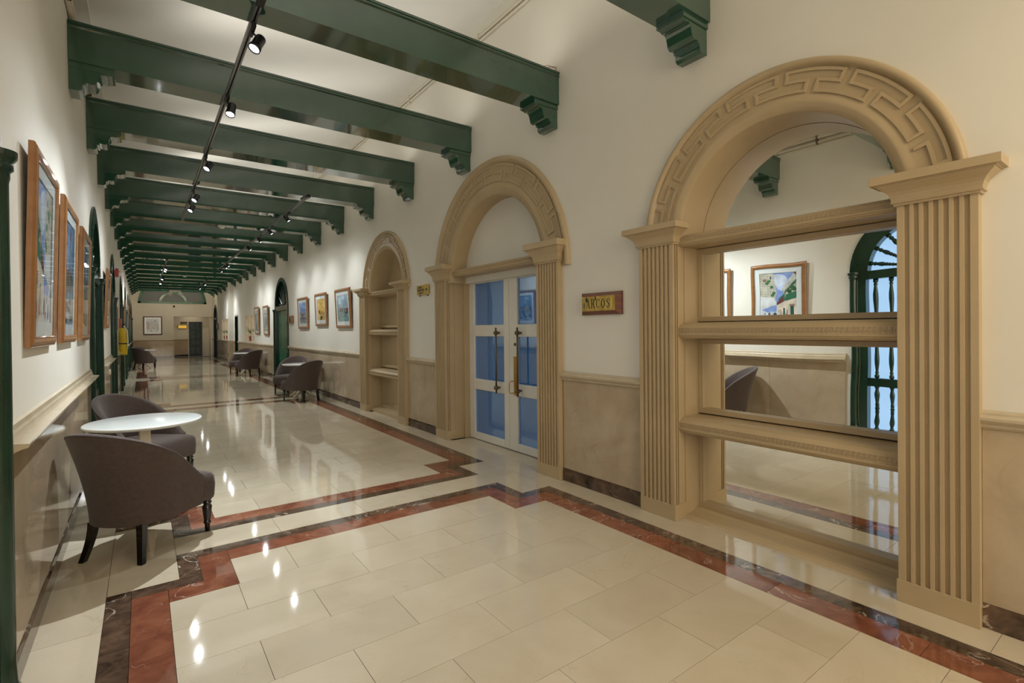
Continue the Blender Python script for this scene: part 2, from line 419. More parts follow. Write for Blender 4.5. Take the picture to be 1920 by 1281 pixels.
ceil = mb.build('ceiling', M['plaster_white']); setp(ceil, kind='structure')
# pier standing proud of the right wall
mb = MB(); mb.box(3.08, XR, 25.25, 25.6, 0, CR); pier = mb.build('trim_1', M['plaster']); setp(pier, kind='structure')

# dado slabs, baseboards and rails ------------------------------------------------
dado_cache = {}
def dado(side, y0, y1, parent, L=.93):
    n = max(1, round((y1 - y0) / L)); x = XR if side == 'R' else XL; s = -1 if side == 'R' else 1
    for k in range(n):
        a = y0 + (y1 - y0) * k / n + .0015; b = y0 + (y1 - y0) * (k + 1) / n - .0015
        key = ('d', side, round(b - a, 3))
        if key not in dado_cache:
            me = MB().box(min(0, s * .012), max(0, s * .012), 0, b - a, .118, .965).mesh('dado_slab'); me.materials.append(M['dado'])
            me2 = MB().prism([(0, 0), (s * .022, 0), (s * .022, .095), (s * .015, .117), (0, .117)], 0, b - a, 'y').mesh('baseboard_slab'); me2.materials.append(M['brown'])
            dado_cache[key] = (me, me2)
        for me, nm, pr in zip(dado_cache[key], ('dado_slab', 'baseboard_slab'), (parent, bases[side])):
            o = bpy.data.objects.new(nm, me); COL.objects.link(o); o.parent = pr; o.location = (x, a, 0)
    # moulded rail
    if side == 'R': prof = [(0, .955), (-.022, .955), (-.03, .965), (-.03, .975), (-.04, .985), (-.048, .995), (-.048, 1.008), (-.036, 1.016), (-.03, 1.02), (-.028, 1.03), (-.018, 1.036), (0, 1.04)]
    else: prof = [(0, .955), (.02, .955), (.035, .975), (.055, .985), (.075, .99), (.078, .998), (.078, 1.006), (.03, 1.01), (.026, 1.04), (.018, 1.05), (.015, 1.07), (0, 1.075)]
    rails[side].prism([(x + p[0], p[1]) for p in prof], y0 - (.03 if side == 'R' else 0), y1 + (.03 if side == 'R' else 0), 'y')
bases = {'R': root('baseboard_right', kind='structure'), 'L': root('baseboard_left', kind='structure')}
rails = {'R': MB(), 'L': MB()}
for a, b in ((Y0, .62), (2.65, 3.60), (6.12, 7.08), (9.08, 14.78), (16.60, 23.9), (24.9, 25.25), (25.6, 31.15), (32.75, Y1)):
    dado('R', a, b, wall_right)
prev = Y0
for yc in LDOOR + [Y1 + .85]:
    dado('L', prev, min(yc - .82, Y1), wall_left); prev = yc + .82
for side, nm in (('R', 'trim_2'), ('L', 'trim_3')):
    o = rails[side].build(nm, M['rail']); setp(o, kind='structure')
# end wall dado
def end_dado(x0, x1, y):
    n = max(1, round((x1 - x0) / .9))
    for k in range(n):
        a = x0 + (x1 - x0) * k / n + .002; b = x0 + (x1 - x0) * (k + 1) / n - .002
        MB().box(a, b, y - .012, y, .118, .965).build('dado_slab', M['dado'], wall_end)
        MB().box(a, b, y - .022, y, 0, .117).build('baseboard_slab', M['brown'], wall_end)
    MB().prism([(y, .955), (y - .022, .955), (y - .03, .975), (y - .048, .995), (y - .048, 1.01), (y - .028, 1.03), (y, 1.04)], x0, x1, 'x').build('dado_rail', M['rail'], wall_end)
end_dado(XL, 1.40, Y1); end_dado(1.42, 2.15, Y1 + 1.45)
MB().box(3.06, XR, 25.22, 25.63, .0, 1.04).build('dado_slab', M['dado'], pier)
MB().box(3.045, XR, 25.205, 25.645, 0, .12).build('baseboard_slab', M['brown'], pier)

# pipes along the tops of the walls
t = MB(); t.tube([(XR - .015, Y0, 4.83), (XR - .015, Y1, 4.83)], .016); t.tube([(XR - .018, Y0, 4.885), (XR - .018, Y1, 4.885)], .018)
o = t.build('wall_conduit', M['conduit']); setp(o, 'pair of cream conduit pipes running high along the right wall', 'pipe')
for k in range(18):
    y = 1.2 + 1.9 * k
    if y < Y1: MB().box(XR - .042, XR, y, y + .02, 4.80, 4.915).build('clamp', M['conduit'], o)
t = MB(); t.tube([(XL + .018, Y0, 3.97), (XL + .018, Y1, 3.97)], .018); t.tube([(XL + .02, Y0, 4.03), (XL + .02, Y1, 4.03)], .02)
o = t.build('wall_conduit', M['conduit']); setp(o, 'pair of cream conduit pipes above the beams along the left wall', 'pipe')
for k in range(18):
    y = 1.2 + 1.9 * k
    if y < Y1: MB().box(XL, XL + .046, y, y + .02, 3.945, 4.056).build('clamp', M['brown_sign'], o)

# ------------------------------------------------------------------ beams
ZB, ZT = 3.593, 3.901
def beam_proto():
    r = root('ceiling_beam')
    BW = .26
    prof = [(0, ZB), (BW, ZB), (BW, ZT - .045), (BW + .012, ZT - .035), (BW + .012, ZT), (-.012, ZT), (-.012, ZT - .018), (-.004, ZT - .022), (-.004, ZT - .034), (-.012, ZT - .04), (-.002, ZT - .05), (0, ZT - .05)]
    MB().prism([(p[0], p[1]) for p in prof], XL + .002, XR - .002, 'x').build('timber', M['green'], r)
    for side in (0, 1):
        x0 = XR if side else XL; s = -1 if side else 1
        pl = [(0, 0), (.285, 0), (.285, -.028), (.275, -.05), (.245, -.055)]
        # S-curve of the corbel
        for k in range(9):
            t_ = k / 8; pl.append((.245 - .03 * math.sin(PI * min(1, t_ * 2)) * 0 - .125 * t_ - .012 * math.sin(2 * PI * t_), -.062 - .088 * t_ + .022 * math.sin(2 * PI * t_)))
        pl += [(.105, -.150), (.105, -.168), (.085, -.168), (.085, -.205), (.06, -.222), (0, -.222)]
        poly = [(x0 + s * p[0], ZB + p[1]) for p in pl]
        m_ = MB(); m_.prism(poly, .028, BW - .028, 'y')
        m_.box(min(x0, x0 + s * .29), max(x0, x0 + s * .29), .018, BW - .018, ZB - .042, ZB + .001)
        m_.build('corbel', M['green'], r, bevel=.003)
    return r
bp = beam_proto()
ordn = ['nearest', 'second', 'third', 'fourth', 'fifth', 'sixth', 'seventh', 'eighth', 'ninth', 'tenth', 'eleventh', 'twelfth', 'thirteenth', 'fourteenth', 'fifteenth', 'sixteenth', 'seventeenth', 'eighteenth', 'nineteenth', 'twentieth']
vis = 0
for n, y in enumerate(BEAM_Y):
    if y < 1.5 or y > Y1 - .3: continue
    o = bp if vis == 0 else dup_tree(bp)
    o.location = (0, y, 0)
    setp(o, f'{ordn[vis]} dark green timber ceiling beam, counted from the camera, on carved corbels', 'beam', 'green timber beams across the hall')
    vis += 1
# unseen fill lights added above the beams to brighten the ceiling
for k, y in enumerate([-2.0] + BEAM_Y[3:]):
    area('beam_top_fill_light', (1.75, y + .13, ZT + .03), 2.5, UP_W, (1.0, .95, .86), (PI, 0, 0), .18)

# red wires sticking out where the second beam meets the wall
t = MB()
t.tube([(XR - .01, 3.65, 3.90), (XR - .05, 3.64, 3.945), (XR - .10, 3.64, 3.93), (XR - .15, 3.64, 3.905)], .0025, 5)
t.tube([(XR - .02, 3.66, 3.90), (XR - .03, 3.63, 3.95), (XR - .07, 3.63, 3.925), (XR - .13, 3.64, 3.935), (XR - .2, 3.64, 3.903)], .0025, 5)
o = t.build('loose_wires', M['copper']); setp(o, 'loose red wires poking out above a green beam end at the right wall', 'wire')

# ------------------------------------------------------------------ arched surrounds
def rect_levels(mb, y0, y1, xf, xb, levels):
    """moulding stack around the front and two sides of a pier: levels = (z, offset)"""
    rows = []
    for z, d in levels:
        rows.append([(xb, y0 - d, z), (xf - d, y0 - d, z), (xf - d, y1 + d, z), (xb, y1 + d, z)])
    mb.grid(rows, smooth=False)
    z, d = levels[0]; mb.add(rows[0], [(0, 1, 2, 3)]); mb.add(rows[-1], [(3, 2, 1, 0)])
def pilaster(parent, y0, y1, inner, zc0, zc1, xj):
    """fluted pier: y0..y1 front, inner = +1 if the opening lies at larger y"""
    xf = 3.19; nf = 7; m_ = .022; wd = (y1 - y0 - 2 * m_); p = wd / nf; g = p * .6; d = .014
    poly = [(xf, y0)]
    for k in range(nf):
        c = y0 + m_ + p * (k + .5)
        poly += [(xf, c - g / 2), (xf + d, c - g / 2 + .002), (xf + d, c + g / 2 - .002), (xf, c + g / 2)]
    poly += [(xf, y1)]
    # inner side: two small flutes, then the flat jamb with a step
    def side(y, sg):
        q = []
        for k in range(2):
            c = xf + .030 + k * .024
            q += [(c - .007, y), (c - .007, y - sg * .013), (c + .007, y - sg * .013), (c + .007, y)]
        return q
    xb = XR + .002
    if inner > 0:
        poly += side(y1, 1) + [(3.325, y1), (3.325, y1 + .008), (xj, y1 + .008), (xj, y0 + .02), (xb, y0 + .02), (xb, y0)]
    else:
        poly += [(xb, y1), (xb, y1 - .02), (xj, y1 - .02), (xj, y0 - .008), (3.325, y0 - .008), (3.325, y0)] + side(y0, -1)[::-1]
    poly = poly[::-1]
    MB().prism(poly, .115, zc0 + .01, 'z').build('fluted_shaft', M['beige'], parent)
    b = MB(); 
    if inner > 0: b.box(xf - .001, xj, y0 - .001, y1 + .009, 0, .1152)
    else: b.box(xf - .001, xj, y0 - .009, y1 + .001, 0, .1152)
    b.build('plinth', M['beige'], parent, bevel=.002)
    h = zc1 - zc0
    lv = [(0, .0), (0, .010), (.07, .012), (.085, .022), (.12, .022), (.13, .018), (.22, .020), (.35, .026), (.45, .036), (.55, .052), (.63, .066), (.67, .070), (.67, .078), (.71, .078), (.715, .095), (.99, .095), (1, .093)]
    c = MB(); xbk = xj - .12
    rect_levels(c, y0, y1, xf, XR + .01, [(zc0 + h * a, o_) for a, o_ in lv])
    c.build('capital', M['beige'], parent)
def polar(yc, zs, r, a): return (yc - r * math.cos(a), zs + r * math.sin(a))   # a from 0 (near side) to PI
def arch_ring(parent, yc, zs, ri, ro, xj, periods):
    # profile r -> x (room side plane), swept over the half circle
    b = ro - ri
    pr = [(ri, xj), (ri, 3.262), (ri + .004, 3.252), (ri + .014 * b / .3, 3.249), (ri + .02 * b / .3, 3.240), (ri + .035 * b / .3, 3.238), (ri + .045 * b / .3, 3.231), (ri + .06 * b / .3, 3.229), (ri + .085 * b / .3, 3.236),
          (ri + .10 * b / .3, 3.239), (ro - .055 * b / .3, 3.239), (ro - .045 * b / .3, 3.232), (ro - .04 * b / .3, 3.214), (ro - .025 * b / .3, 3.206), (ro - .01 * b / .3, 3.208), (ro - .002, 3.218), (ro, 3.262)]
    n = 64; rows = []
    for k in range(n + 1):
        a = PI * k / n; rows.append([(x, *polar(yc, zs, r, a)) for r, x in pr])
    MB().grid(rows, smooth=True).build('arch_moulding', M['beige'], parent)
    # running key pattern standing proud of the band
    r_lo, r_hi = ri + .113 * b / .3, ro - .065 * b / .3; rm = (r_lo + r_hi) / 2
    hw = .0088 * b / .3
    L = 1 / 1.2
    key = MB(); per = PI / periods
    path = []
    for i in range(-1, periods + 1):
        for s_, t_ in ((0, 0), (L, 0), (L, .5), (.6 * L, .5), (.6 * L, 1), (1.6 * L, 1), (1.6 * L, .5), (1.2 * L, .5)):
            path.append((i + s_, t_))
    for (s0, t0), (s1, t1) in zip(path, path[1:]):
        a0, a1 = (s0 - .12) * per, (s1 - .12) * per
        if min(a0, a1) < .02 or max(a0, a1) > PI - .02: continue
        ra, rb = r_lo + (r_hi - r_lo) * t0, r_lo + (r_hi - r_lo) * t1
        if t0 == t1:
            sg = 1 if a1 > a0 else -1; e = hw / ra; A0, A1 = a0 - sg * e, a1 + sg * e; m_ = 6
            lo, hi = [], []
            for k in range(m_ + 1):
                a = A0 + (A1 - A0) * k / m_
                lo.append(polar(yc, zs, ra - hw, a)); hi.append(polar(yc, zs, ra + hw, a))
            rows = [[(3.240, *p) for p in lo], [(3.228, *p) for p in lo], [(3.228, *p) for p in hi], [(3.240, *p) for p in hi]]
            key.grid(rows, smooth=False)
            for e_ in (0, m_): key.add([r_[e_] for r_ in rows], [(0, 1, 2, 3)])
        else:
            e = hw / ra; q = [polar(yc, zs, ra, a0 - e), polar(yc, zs, ra, a0 + e), polar(yc, zs, rb, a0 + e), polar(yc, zs, rb, a0 - e)]
            key.prism(q, 3.2283, 3.240, 'x')
    o = key.build('greek_key_relief', M['beige'], parent)
def key_rail(parent, y0, y1, z0, z1, xf=3.25, xb=3.54, key=True):
    h = z1 - z0
    prof = [(xb, 0), (xf + .03, 0), (xf + .026, .06), (xf + .012, .10), (xf + .01, .16), (xf + .002, .2), (xf, .26), (xf, .30), (xf + .004, .32), (xf + .004, .66), (xf + .010, .70), (xf + .03, .86), (xf + .06, .97), (xf + .09, 1.0), (xb, 1.0)]
    r = MB().prism([(p[0], z0 + p[1] * h) for p in prof], y0, y1, 'y').build('cross_rail', M['beige'], parent)
    if key:
        k = MB(); u = .0265; n = int((y1 - y0 - .03) / u); a0 = y0 + .015; zb = z0 + .345 * h; hh = .29 * h; wv = .0022; xk = xf + .0015
        for i in range(n):
            s = a0 + i * u
            def bx(ya, yb, za, zb_): k.box(xk, xf + .0042, s + ya * u, s + yb * u, zb + za * hh, zb + zb_ * hh)
            bx(.05, .15, 0, 1); bx(.05, .85, .9, 1); bx(.78, .88, .25, 1); bx(.35, .88, .25, .36); bx(.35, .45, .25, .68); bx(.88, 1.05, 0, .1); bx(.1, .15, 0, .1)
        k.build('small_key_relief', M['beige'], r, fix=False)
    return r
def glass_frame(parent, y0, y1, z0, z1, x=3.50, wd=.035):
    m_ = MB()
    for a, b, c, d in ((y0, y1, z0, z0 + wd), (y0, y1, z1 - wd, z1), (y0, y0 + wd, z0 + wd, z1 - wd), (y1 - wd, y1, z0 + wd, z1 - wd)):
        m_.box(x, 3.545, a, b, c, d); 
        m_.box(x - .012, x, a + (.012 if b - a < wd * 1.1 and a > (y0 + y1) / 2 else 0), b - (.012 if b - a < wd * 1.1 and a < (y0 + y1) / 2 else 0), c, d)
    m_.build('pane_frame', M['beige'], parent)
def arch_assembly(kind, yc, cols, ring, zc, rails_, label):
    r = root('arched_surround', (0, 0, 0), label=label, cat='archway', group='fluted beige archways on the right wall')
    (a0, a1), (b0, b1) = cols
    pilaster(r, a0, a1, +1, zc[0], zc[1], 3.545); pilaster(r, b0, b1, -1, zc[0], zc[1], 3.545)
    arch_ring(r, *ring)
    yc_, zs_, ri_ = ring[:3]
    MB().box(3.262, 3.545, a1 - .12, max(yc_ - ri_, a1 + .008), zc[0], zs_ + .004).build('springer', M['beige'], r)
    MB().box(3.262, 3.545, min(yc_ + ri_, b0 - .008), b0 + .12, zc[0], zs_ + .004).build('springer', M['beige'], r)
    for (z0, z1) in rails_: key_rail(r, a1 + .0, b0 - .0, z0, z1)
    return r
# big mirror arch
S1 = arch_assembly('big', 1.625, ((.62, .94), (2.325, 2.64)), (1.625, 2.11, .675, .972, 3.545, 7), (2.07, 2.222),
                   [(2.055, 2.145), (1.364, 1.483), (.655, .775)], 'largest beige fluted archway framing a tall wall mirror, nearest the camera')
def mirrors(parent, ya, yb, levels, yc, zs, r):
    zs_ = [(.055, .645), (.785, 1.355), (1.492, 2.05)]
    for z0, z1 in zs_:
        glass_frame(parent, ya, yb, z0, z1)
        MB().box(3.535, 3.543, ya + .02, yb - .02, z0 + .02, z1 - .02).build('mirror_pane', M['mirror'], parent)
    # half round mirror over the top rail
    pts = [(yc + r * math.cos(PI * k / 32), zs + r * math.sin(PI * k / 32)) for k in range(33)]
    MB().prism([(p[0], p[1]) for p in pts], 3.543, 3.548, 'x').build('arched_mirror_pane', M['mirror'], parent)
mirrors(S1, .945, 2.32, None, 1.625, 2.11, .672)
m_ = MB(); m_.prism([(3.30, 0), (3.545, 0), (3.545, .055), (3.46, .055), (3.44, .04), (3.40, .03), (3.33, .028), (3.31, .018)], .948, 2.318, 'y'); m_.build('sill', M['beige'], S1)
# small mirror arch
S3 = arch_assembly('small', 7.99, ((7.08, 7.37), (8.80, 9.07)), (7.975, 2.10, .68, .975, 3.545, 7), (2.055, 2.185),
                   [(2.04, 2.13), (1.355, 1.457), (.645, .765)], 'smallest and farthest beige fluted archway with stacked mirror panes, beside the pictures')
mirrors(S3, 7.375, 8.795, None, 7.975, 2.10, .676)
m_ = MB(); m_.box(3.30, 3.545, 7.378, 8.792, 0, .055); m_.build('sill', M['beige'], S3)
# door arch
S2 = arch_assembly('door', 4.83, ((3.61, 3.94), (5.83, 6.12)), (4.83, 2.05, .93, 1.34, 3.50, 9), (2.085, 2.288),
                   [], 'middle beige fluted archway standing around the white double doors')
key_rail(S2, 3.94, 5.83, 2.13, 2.225, 3.25, 3.60)
pts = [(4.83 + .93 * math.cos(PI * k / 32), 2.05 + .93 * math.sin(PI * k / 32)) for k in range(33)]
MB().prism(pts, 3.46, 3.55, 'x').build('lunette_plaster', M['plaster'], S2)
for a, b in ((3.93, 3.985), (5.785, 5.84)):
    MB().box(3.45, 3.60, a, b, 0, 2.14).build('door_lining', M['beige'], S2)
MB().box(3.546, 3.55, .6, 2.7, 0, 3).build('backing_board', M['beige'], S1)
MB().box(3.546, 3.55, 7.1, 9.05, 0, 3).build('backing_board', M['beige'], S3)
# double doors
D = root('door_1', (3.53, 0, 0), kind='structure')
setp(D, 'white double doors with blue reflective glass panes under the middle arch')
def leaf(ya, yb, stile_a, stile_b):
    L = root('door_leaf', (0, 0, 0)); L.parent = D
    m_ = MB(); zz = [.008, .10, .66, .80, 1.355, 1.50, 2.04, 2.125]
    m_.box(0, .05, ya, ya + stile_a, zz[0], zz[7]); m_.box(0, .05, yb - stile_b, yb, zz[0], zz[7])
    for k in (0, 2, 4, 6): m_.box(0, .05, ya + stile_a, yb - stile_b, zz[k], zz[k + 1])
    m_.build('leaf_frame', M['white_paint'], L, bevel=.004)
    for k in (1, 3, 5): MB().box(.022, .03, ya + stile_a - .005, yb - stile_b + .005, zz[k] - .005, zz[k + 1] + .005).build('glass_pane', M['blue_glass'], L)
    return L
l1 = leaf(4.885, 5.785, .105, .12); l2 = leaf(3.985, 4.880, .11, .165)
for L, y in ((l1, 5.08), (l2, 4.645)):
    h = MB(); h.tube([(-.055, y, .665), (-.055, y, 1.465)], .011, 12)
    for z in (.73, 1.40): h.tube([(0, y, z), (-.03, y, z)], .012, 10); h.lathe([(.02, -.022), (.026, -.018), (.028, 0), (.026, .018), (.02, .022)], (0, 0, 0), 12, M4=Matrix.Translation((-.055, y, z)) @ Matrix.Rotation(PI / 2, 4, 'X'))
    h.build('pull_handle', M['bronze'], L)
b_ = MB(); b_.box(-.008, .001, 4.735, 4.785, .665, 1.13, 0); p_ = b_.build('lock_plate', M['brass'], l2, bevel=.003)
g = MB(); g.tube([(-.008, 4.79, .83), (-.05, 4.80, .83), (-.055, 4.81, .81), (-.055, 4.81, .71), (-.05, 4.80, .69), (-.008, 4.79, .69)], .006, 8); g.build('lever_handle', M['brass'], l2)
MB().lathe([(.002, -.010), (.018, -.008), (.02, -.002), (.02, 0)], (0, 0, 0), 16, M4=Matrix.Translation((0, 4.76, 1.265)) @ Matrix.Rotation(PI / 2, 4, 'Y')).build('lock_disc', M['bronze'], l2)

# ------------------------------------------------------------------ green arched doorways on the left
BAL = [(.009, 0), (.02, .005), (.02, .03), (.012, .04), (.017, .055), (.012, .07), (.014, .09), (.020, .15), (.021, .20), (.016, .30), (.013, .38), (.018, .40), (.013, .42), (.018, .44), (.013, .46), (.019, .50), (.013, .54), (.018, .56),
       (.013, .58), (.018, .60), (.013, .62), (.016, .70), (.021, .80), (.020, .85), (.014, .91), (.012, .93), (.017, .945), (.012, .96), (.02, .97), (.02, 1), (.009, 1)]
def bal_mesh(h, seg=10):
    mb_ = MB(); mb_.lathe([(r, z * h) for r, z in BAL], seg=seg); me = mb_.mesh('baluster'); me.materials.append(M['green_door']); return me
def spike_mesh(h, seg=10):
    prof = [(.012, 0), (.022, .01), (.022, .05), (.012, .08), (.022, .13), (.014, .18), (.02, .26), (.024, .34), (.016, .44), (.02, .48), (.013, .53), (.019, .57), (.013, .62), (.018, .68), (.013, .74), (.015, .80), (.009, .88), (.011, .92), (.001, 1)]
    mb_ = MB(); mb_.lathe([(r * 1.3, z * h) for r, z in prof], seg=seg); me = mb_.mesh('fan_spindle'); me.materials.append(M['green_door']); return me
def halfcol(mb_, y, r=.05, z1=2.14):
    prof = [(r + .008, 0), (r + .008, .10), (r, .12), (r - .004, .2), (r - .006, z1 - .12), (r - .002, z1 - .10), (r - .002, z1 - .08), (r + .008, z1 - .07), (r + .008, z1 - .05), (r + .004, z1 - .045), (r + .016, z1 - .03), (r + .02, z1 - .022), (r + .02, z1)]
    v = []; seg = 14; rows = []
    for rr, z in prof: rows.append([(XL - .01 + (rr + .012) * math.sin(PI * k / seg), y - rr * math.cos(PI * k / seg), z) for k in range(seg + 1)])
    mb_.grid(rows, smooth=True)
    mb_.add(rows[-1], [tuple(range(seg, -1, -1))])
def left_door(yc, label, pane, nrm=True):
    r = root('arched_door', (0, 0, 0), label=label, cat='door', group='green arched doorways along the left wall')
    hw = DW; zs = DZ; xo, xi = XL + .014, XL - .09
    f = MB()
    for a, b in ((yc - hw, yc - hw + .085), (yc + hw - .085, yc + hw)): f.box(xi, xo, a, b, 0, zs)
    f.box(xi, xo - .002, yc - hw, yc + hw, zs - .11, zs - .0); f.box(xi, xo - .012, yc - hw + .085, yc + hw - .085, .0, .12); f.box(xi, xo - .012, yc - hw + .085, yc + hw - .085, .665, .765)
    for k in range(32):
        a0, a1 = PI * k / 32, PI * (k + 1) / 32
        q = [polar(yc, zs, hw + .02, a0), polar(yc, zs, hw + .02, a1), polar(yc, zs, hw - .10, a1), polar(yc, zs, hw - .10, a0)]
        f.prism(q, xi, xo + .012, 'x')
        q = [polar(yc, zs, hw + .095, a0), polar(yc, zs, hw + .095, a1), polar(yc, zs, hw + .018, a1), polar(yc, zs, hw + .018, a0)]
        f.prism(q, XL - .002, xo + .004, 'x')
    f.build('door_frame', M['green_door'], r)
    for s in (-1, 1):
        c = MB(); halfcol(c, yc + s * (hw + .055)); c.build('half_column', M['green_door'], r)
    p = MB(); p.box(XL - .10, XL - .092, yc - hw, yc + hw, 0, zs)
    p.prism([(yc + hw * math.cos(PI * k / 24), zs + hw * math.sin(PI * k / 24)) for k in range(25)], XL - .10, XL - .092, 'x')
    p.build('glass', pane, r)
    n = 7; w_ = 2 * (hw - .085)
    for k in range(n):
        y = yc - hw + .085 + w_ * (k + .5) / n
        for me, z in ((BAL_LO, .12), (BAL_HI, .765)):
            o = bpy.data.objects.new('baluster', me); COL.objects.link(o); o.parent = r; o.location = (XL - .045, y, z)
    for k in range(9):
        a = PI * (k + .5) / 9
        o = bpy.data.objects.new('fan_spindle', FAN); COL.objects.link(o); o.parent = r
        y, z = polar(yc, zs, hw - .10, a)
        o.matrix_local = Matrix.Translation((XL - .045, y, z)) @ Matrix.Rotation(0, 4, 'X')
        d = Vector((0, yc - y, zs - z)).normalized()
        o.rotation_mode = 'QUATERNION'; o.rotation_quaternion = Vector((0, 0, 1)).rotation_difference(d); o.location = (XL - .045, y, z)
    hub = MB(); hub.prism([polar(yc, zs, .09, PI * k / 12)[:] for k in range(13)], XL - .06, XL - .02, 'x'); hub.build('fan_hub', M['green_door'], r)
    return r
BAL = [(r_ * 1.35, z_) for r_, z_ in BAL]
BAL_LO, BAL_HI, FAN = bal_mesh(.545), bal_mesh(1.275), spike_mesh(.36)
dl = ['green arched doorway with turned balusters and blue daylit glass, nearest, shown in the big mirror',
      'green arched doorway with carved fanlight just beyond the three large pictures on the left',
      'green arched doorway beyond the single tilted picture and before the yellow extinguisher cover',
      'green arched doorway on the left just beyond the yellow extinguisher cover',
      'fifth green arched doorway along the left wall, counted from the camera', 'sixth green arched doorway along the left wall, near the far table',
      'seventh green arched doorway along the left wall, beyond the far table', 'last green arched doorway on the left, next to the end wall']
for i, y in enumerate(LDOOR):
    left_door(y, dl[i], M['pane_blue'] if i == 0 else M['pane_white'] if i in (2,) else M['dark_glass'])

# ------------------------------------------------------------------ right wall: green door, niches, dark doors
def right_green():
    yc, hw, zs = 15.67, .84, 2.14
    r = root('arched_door', (0, 0, 0), label='bright green arched door with fanlight on the right wall, beyond the yellow ship picture', cat='door')
    f = MB(); x0, x1 = XR - .03, XR + .16
    for k in range(32):
        a0, a1 = PI * k / 32, PI * (k + 1) / 32
        q = [polar(yc, zs, hw, a0), polar(yc, zs, hw, a1), polar(yc, zs, hw - .11, a1), polar(yc, zs, hw - .11, a0)]
        f.prism(q, x0, x1, 'x')
    for a, b in ((yc - hw, yc - hw + .12), (yc + hw - .1, yc + hw)): f.box(x0, x1, a, b, 0, zs)
    f.box(x0 + .01, x1, yc - hw, yc + hw, zs - .10, zs + .03)
    f.build('door_frame', M['green_door'], r)
    c = MB(); 
    prof = [(.06, 0), (.06, .1), (.05, .12), (.047, 2.0), (.06, 2.03), (.07, 2.07), (.07, 2.09)]
    c.lathe(prof, (XR - .01, yc + hw + .06, 0), 14); c.build('half_column', M['green_door'], r)
    p = MB(); p.prism([(yc + (hw - .1) * math.cos(PI * k / 24), zs + (hw - .1) * math.sin(PI * k / 24)) for k in range(25)], XR + .12, XR + .13, 'x'); p.build('fanlight_glass', M['dark_glass'], r)
    m_ = MB(); m_.box(XR + .06, XR + .10, yc - hw + .12, yc + hw - .1, .01, zs - .10)
    q = m_.build('door_panel', M['green_panel'], r)
    for z0, z1 in ((.15, .85), (1.0, 1.9)):
        e = MB(); a, b = yc - hw + .25, yc + hw - .25
        for s0, s1, t0, t1 in ((a, b, z0, z0 + .02), (a, b, z1 - .02, z1), (a, a + .02, z0, z1), (b - .02, b, z0, z1)): e.box(XR + .052, XR + .061, s0, s1, t0, t1)
        e.build('panel_bead', M['green_panel'], q)
    for k in range(9):
        a = PI * (k + .5) / 9; y, z = polar(yc, zs, .10, a)
        o = bpy.data.objects.new('fan_spindle', FANW); COL.objects.link(o); o.parent = r
        y2, z2 = polar(yc, zs, hw - .1, a)
        d = Vector((0, y2 - y, z2 - z)).normalized(); o.rotation_mode = 'QUATERNION'; o.rotation_quaternion = Vector((0, 0, 1)).rotation_difference(d); o.location = (XR + .05, y, z)
FANW = spike_mesh(.6); right_green()
NW = 0
def niche(y0, y1, z0, z1, n, label):
    global NW
    NW += 1; r = root('window_%d' % NW, kind='structure'); setp(r, label)
    MB().box(XR + .27, XR + .29, y0, y1, z0, z1).build('glowing_back', M['niche_glow'], r)
    for k in range(n + 1):
        y = y0 + (y1 - y0) * k / n
        MB().box(XR + .01, XR + .27, max(y0, y - .03), min(y1, y + .03), z0, z1).build('divider', M['rail'], r)
niche(20.23, 22.13, 1.06, 2.06, 3, 'nearer bright niche with dividers in the right wall, beside two small pictures')
niche(26.45, 29.35, 1.04, 2.04, 3, 'farther bright niche with dividers in the right wall, beyond the pier')
def plant(x, y, z, label, h=.42, pot='pot_red'):
    r = root('potted_plant', (x, y, z), label=label, cat='plant', group='small plants standing in the lit niches')
    MB().lathe([(.045, 0), (.05, .01), (.065, .19), (.07, .2), (.06, .2), (.055, .18), (.0, .18)], seg=14).build('pot', M[pot], r)
    MB().tube([(0, 0, .17), (.005, 0, .26), (0, .005, .34)], .006, 6).build('stem', M['leaf'], r)
    for k in range(12):
        a = k * 2.4; L = random.uniform(.3, .42); e = random.uniform(.6, 1.25); rows = []
        for s in range(6):
            t_ = s / 5; rr = L * t_; zz = .25 + .02 * (k % 5) + math.sin(e) * rr - .9 * rr * rr; wv = .03 * math.sin(PI * min(.97, t_ * .9 + .1))
            cx, cy = rr * math.cos(a) * math.cos(e), rr * math.sin(a) * math.cos(e)
            rows.append([(cx - wv * math.sin(a), cy + wv * math.cos(a), zz), (cx, cy, zz - .006), (cx + wv * math.sin(a), cy - wv * math.cos(a), zz)])
        MB().grid(rows).build('leaf', M['leaf'], r, fix=False)
for (y, zz, lb) in ((20.45, 1.06, 'plant in dark red pot at the near end of the nearer niche'), (21.5, 1.06, 'plant in dark red pot in the middle of the nearer niche'),
                (27.0, 1.04, 'plant in dark red pot at the near end of the farther niche'), (27.95, 1.04, 'plant in dark red pot in the middle of the farther niche'), (28.9, 1.04, 'plant at the far end of the farther niche')):
    plant(XR + .085, y, zz, lb)
o = root('door_2', kind='structure'); setp(o, 'narrow dark doorway in the right wall beside the pier')
MB().box(XR + .10, XR + .14, 23.95, 24.85, 0, 2.14).build('door_panel', M['teal'], o)
m_ = MB(); m_.box(XR - .01, XR + .12, 23.95, 24.0, 0, 2.14); m_.box(XR - .01, XR + .12, 24.8, 24.85, 0, 2.14); m_.box(XR - .01, XR + .12, 24.0, 24.8, 2.08, 2.14); m_.build('door_frame', M['green_door'], o)
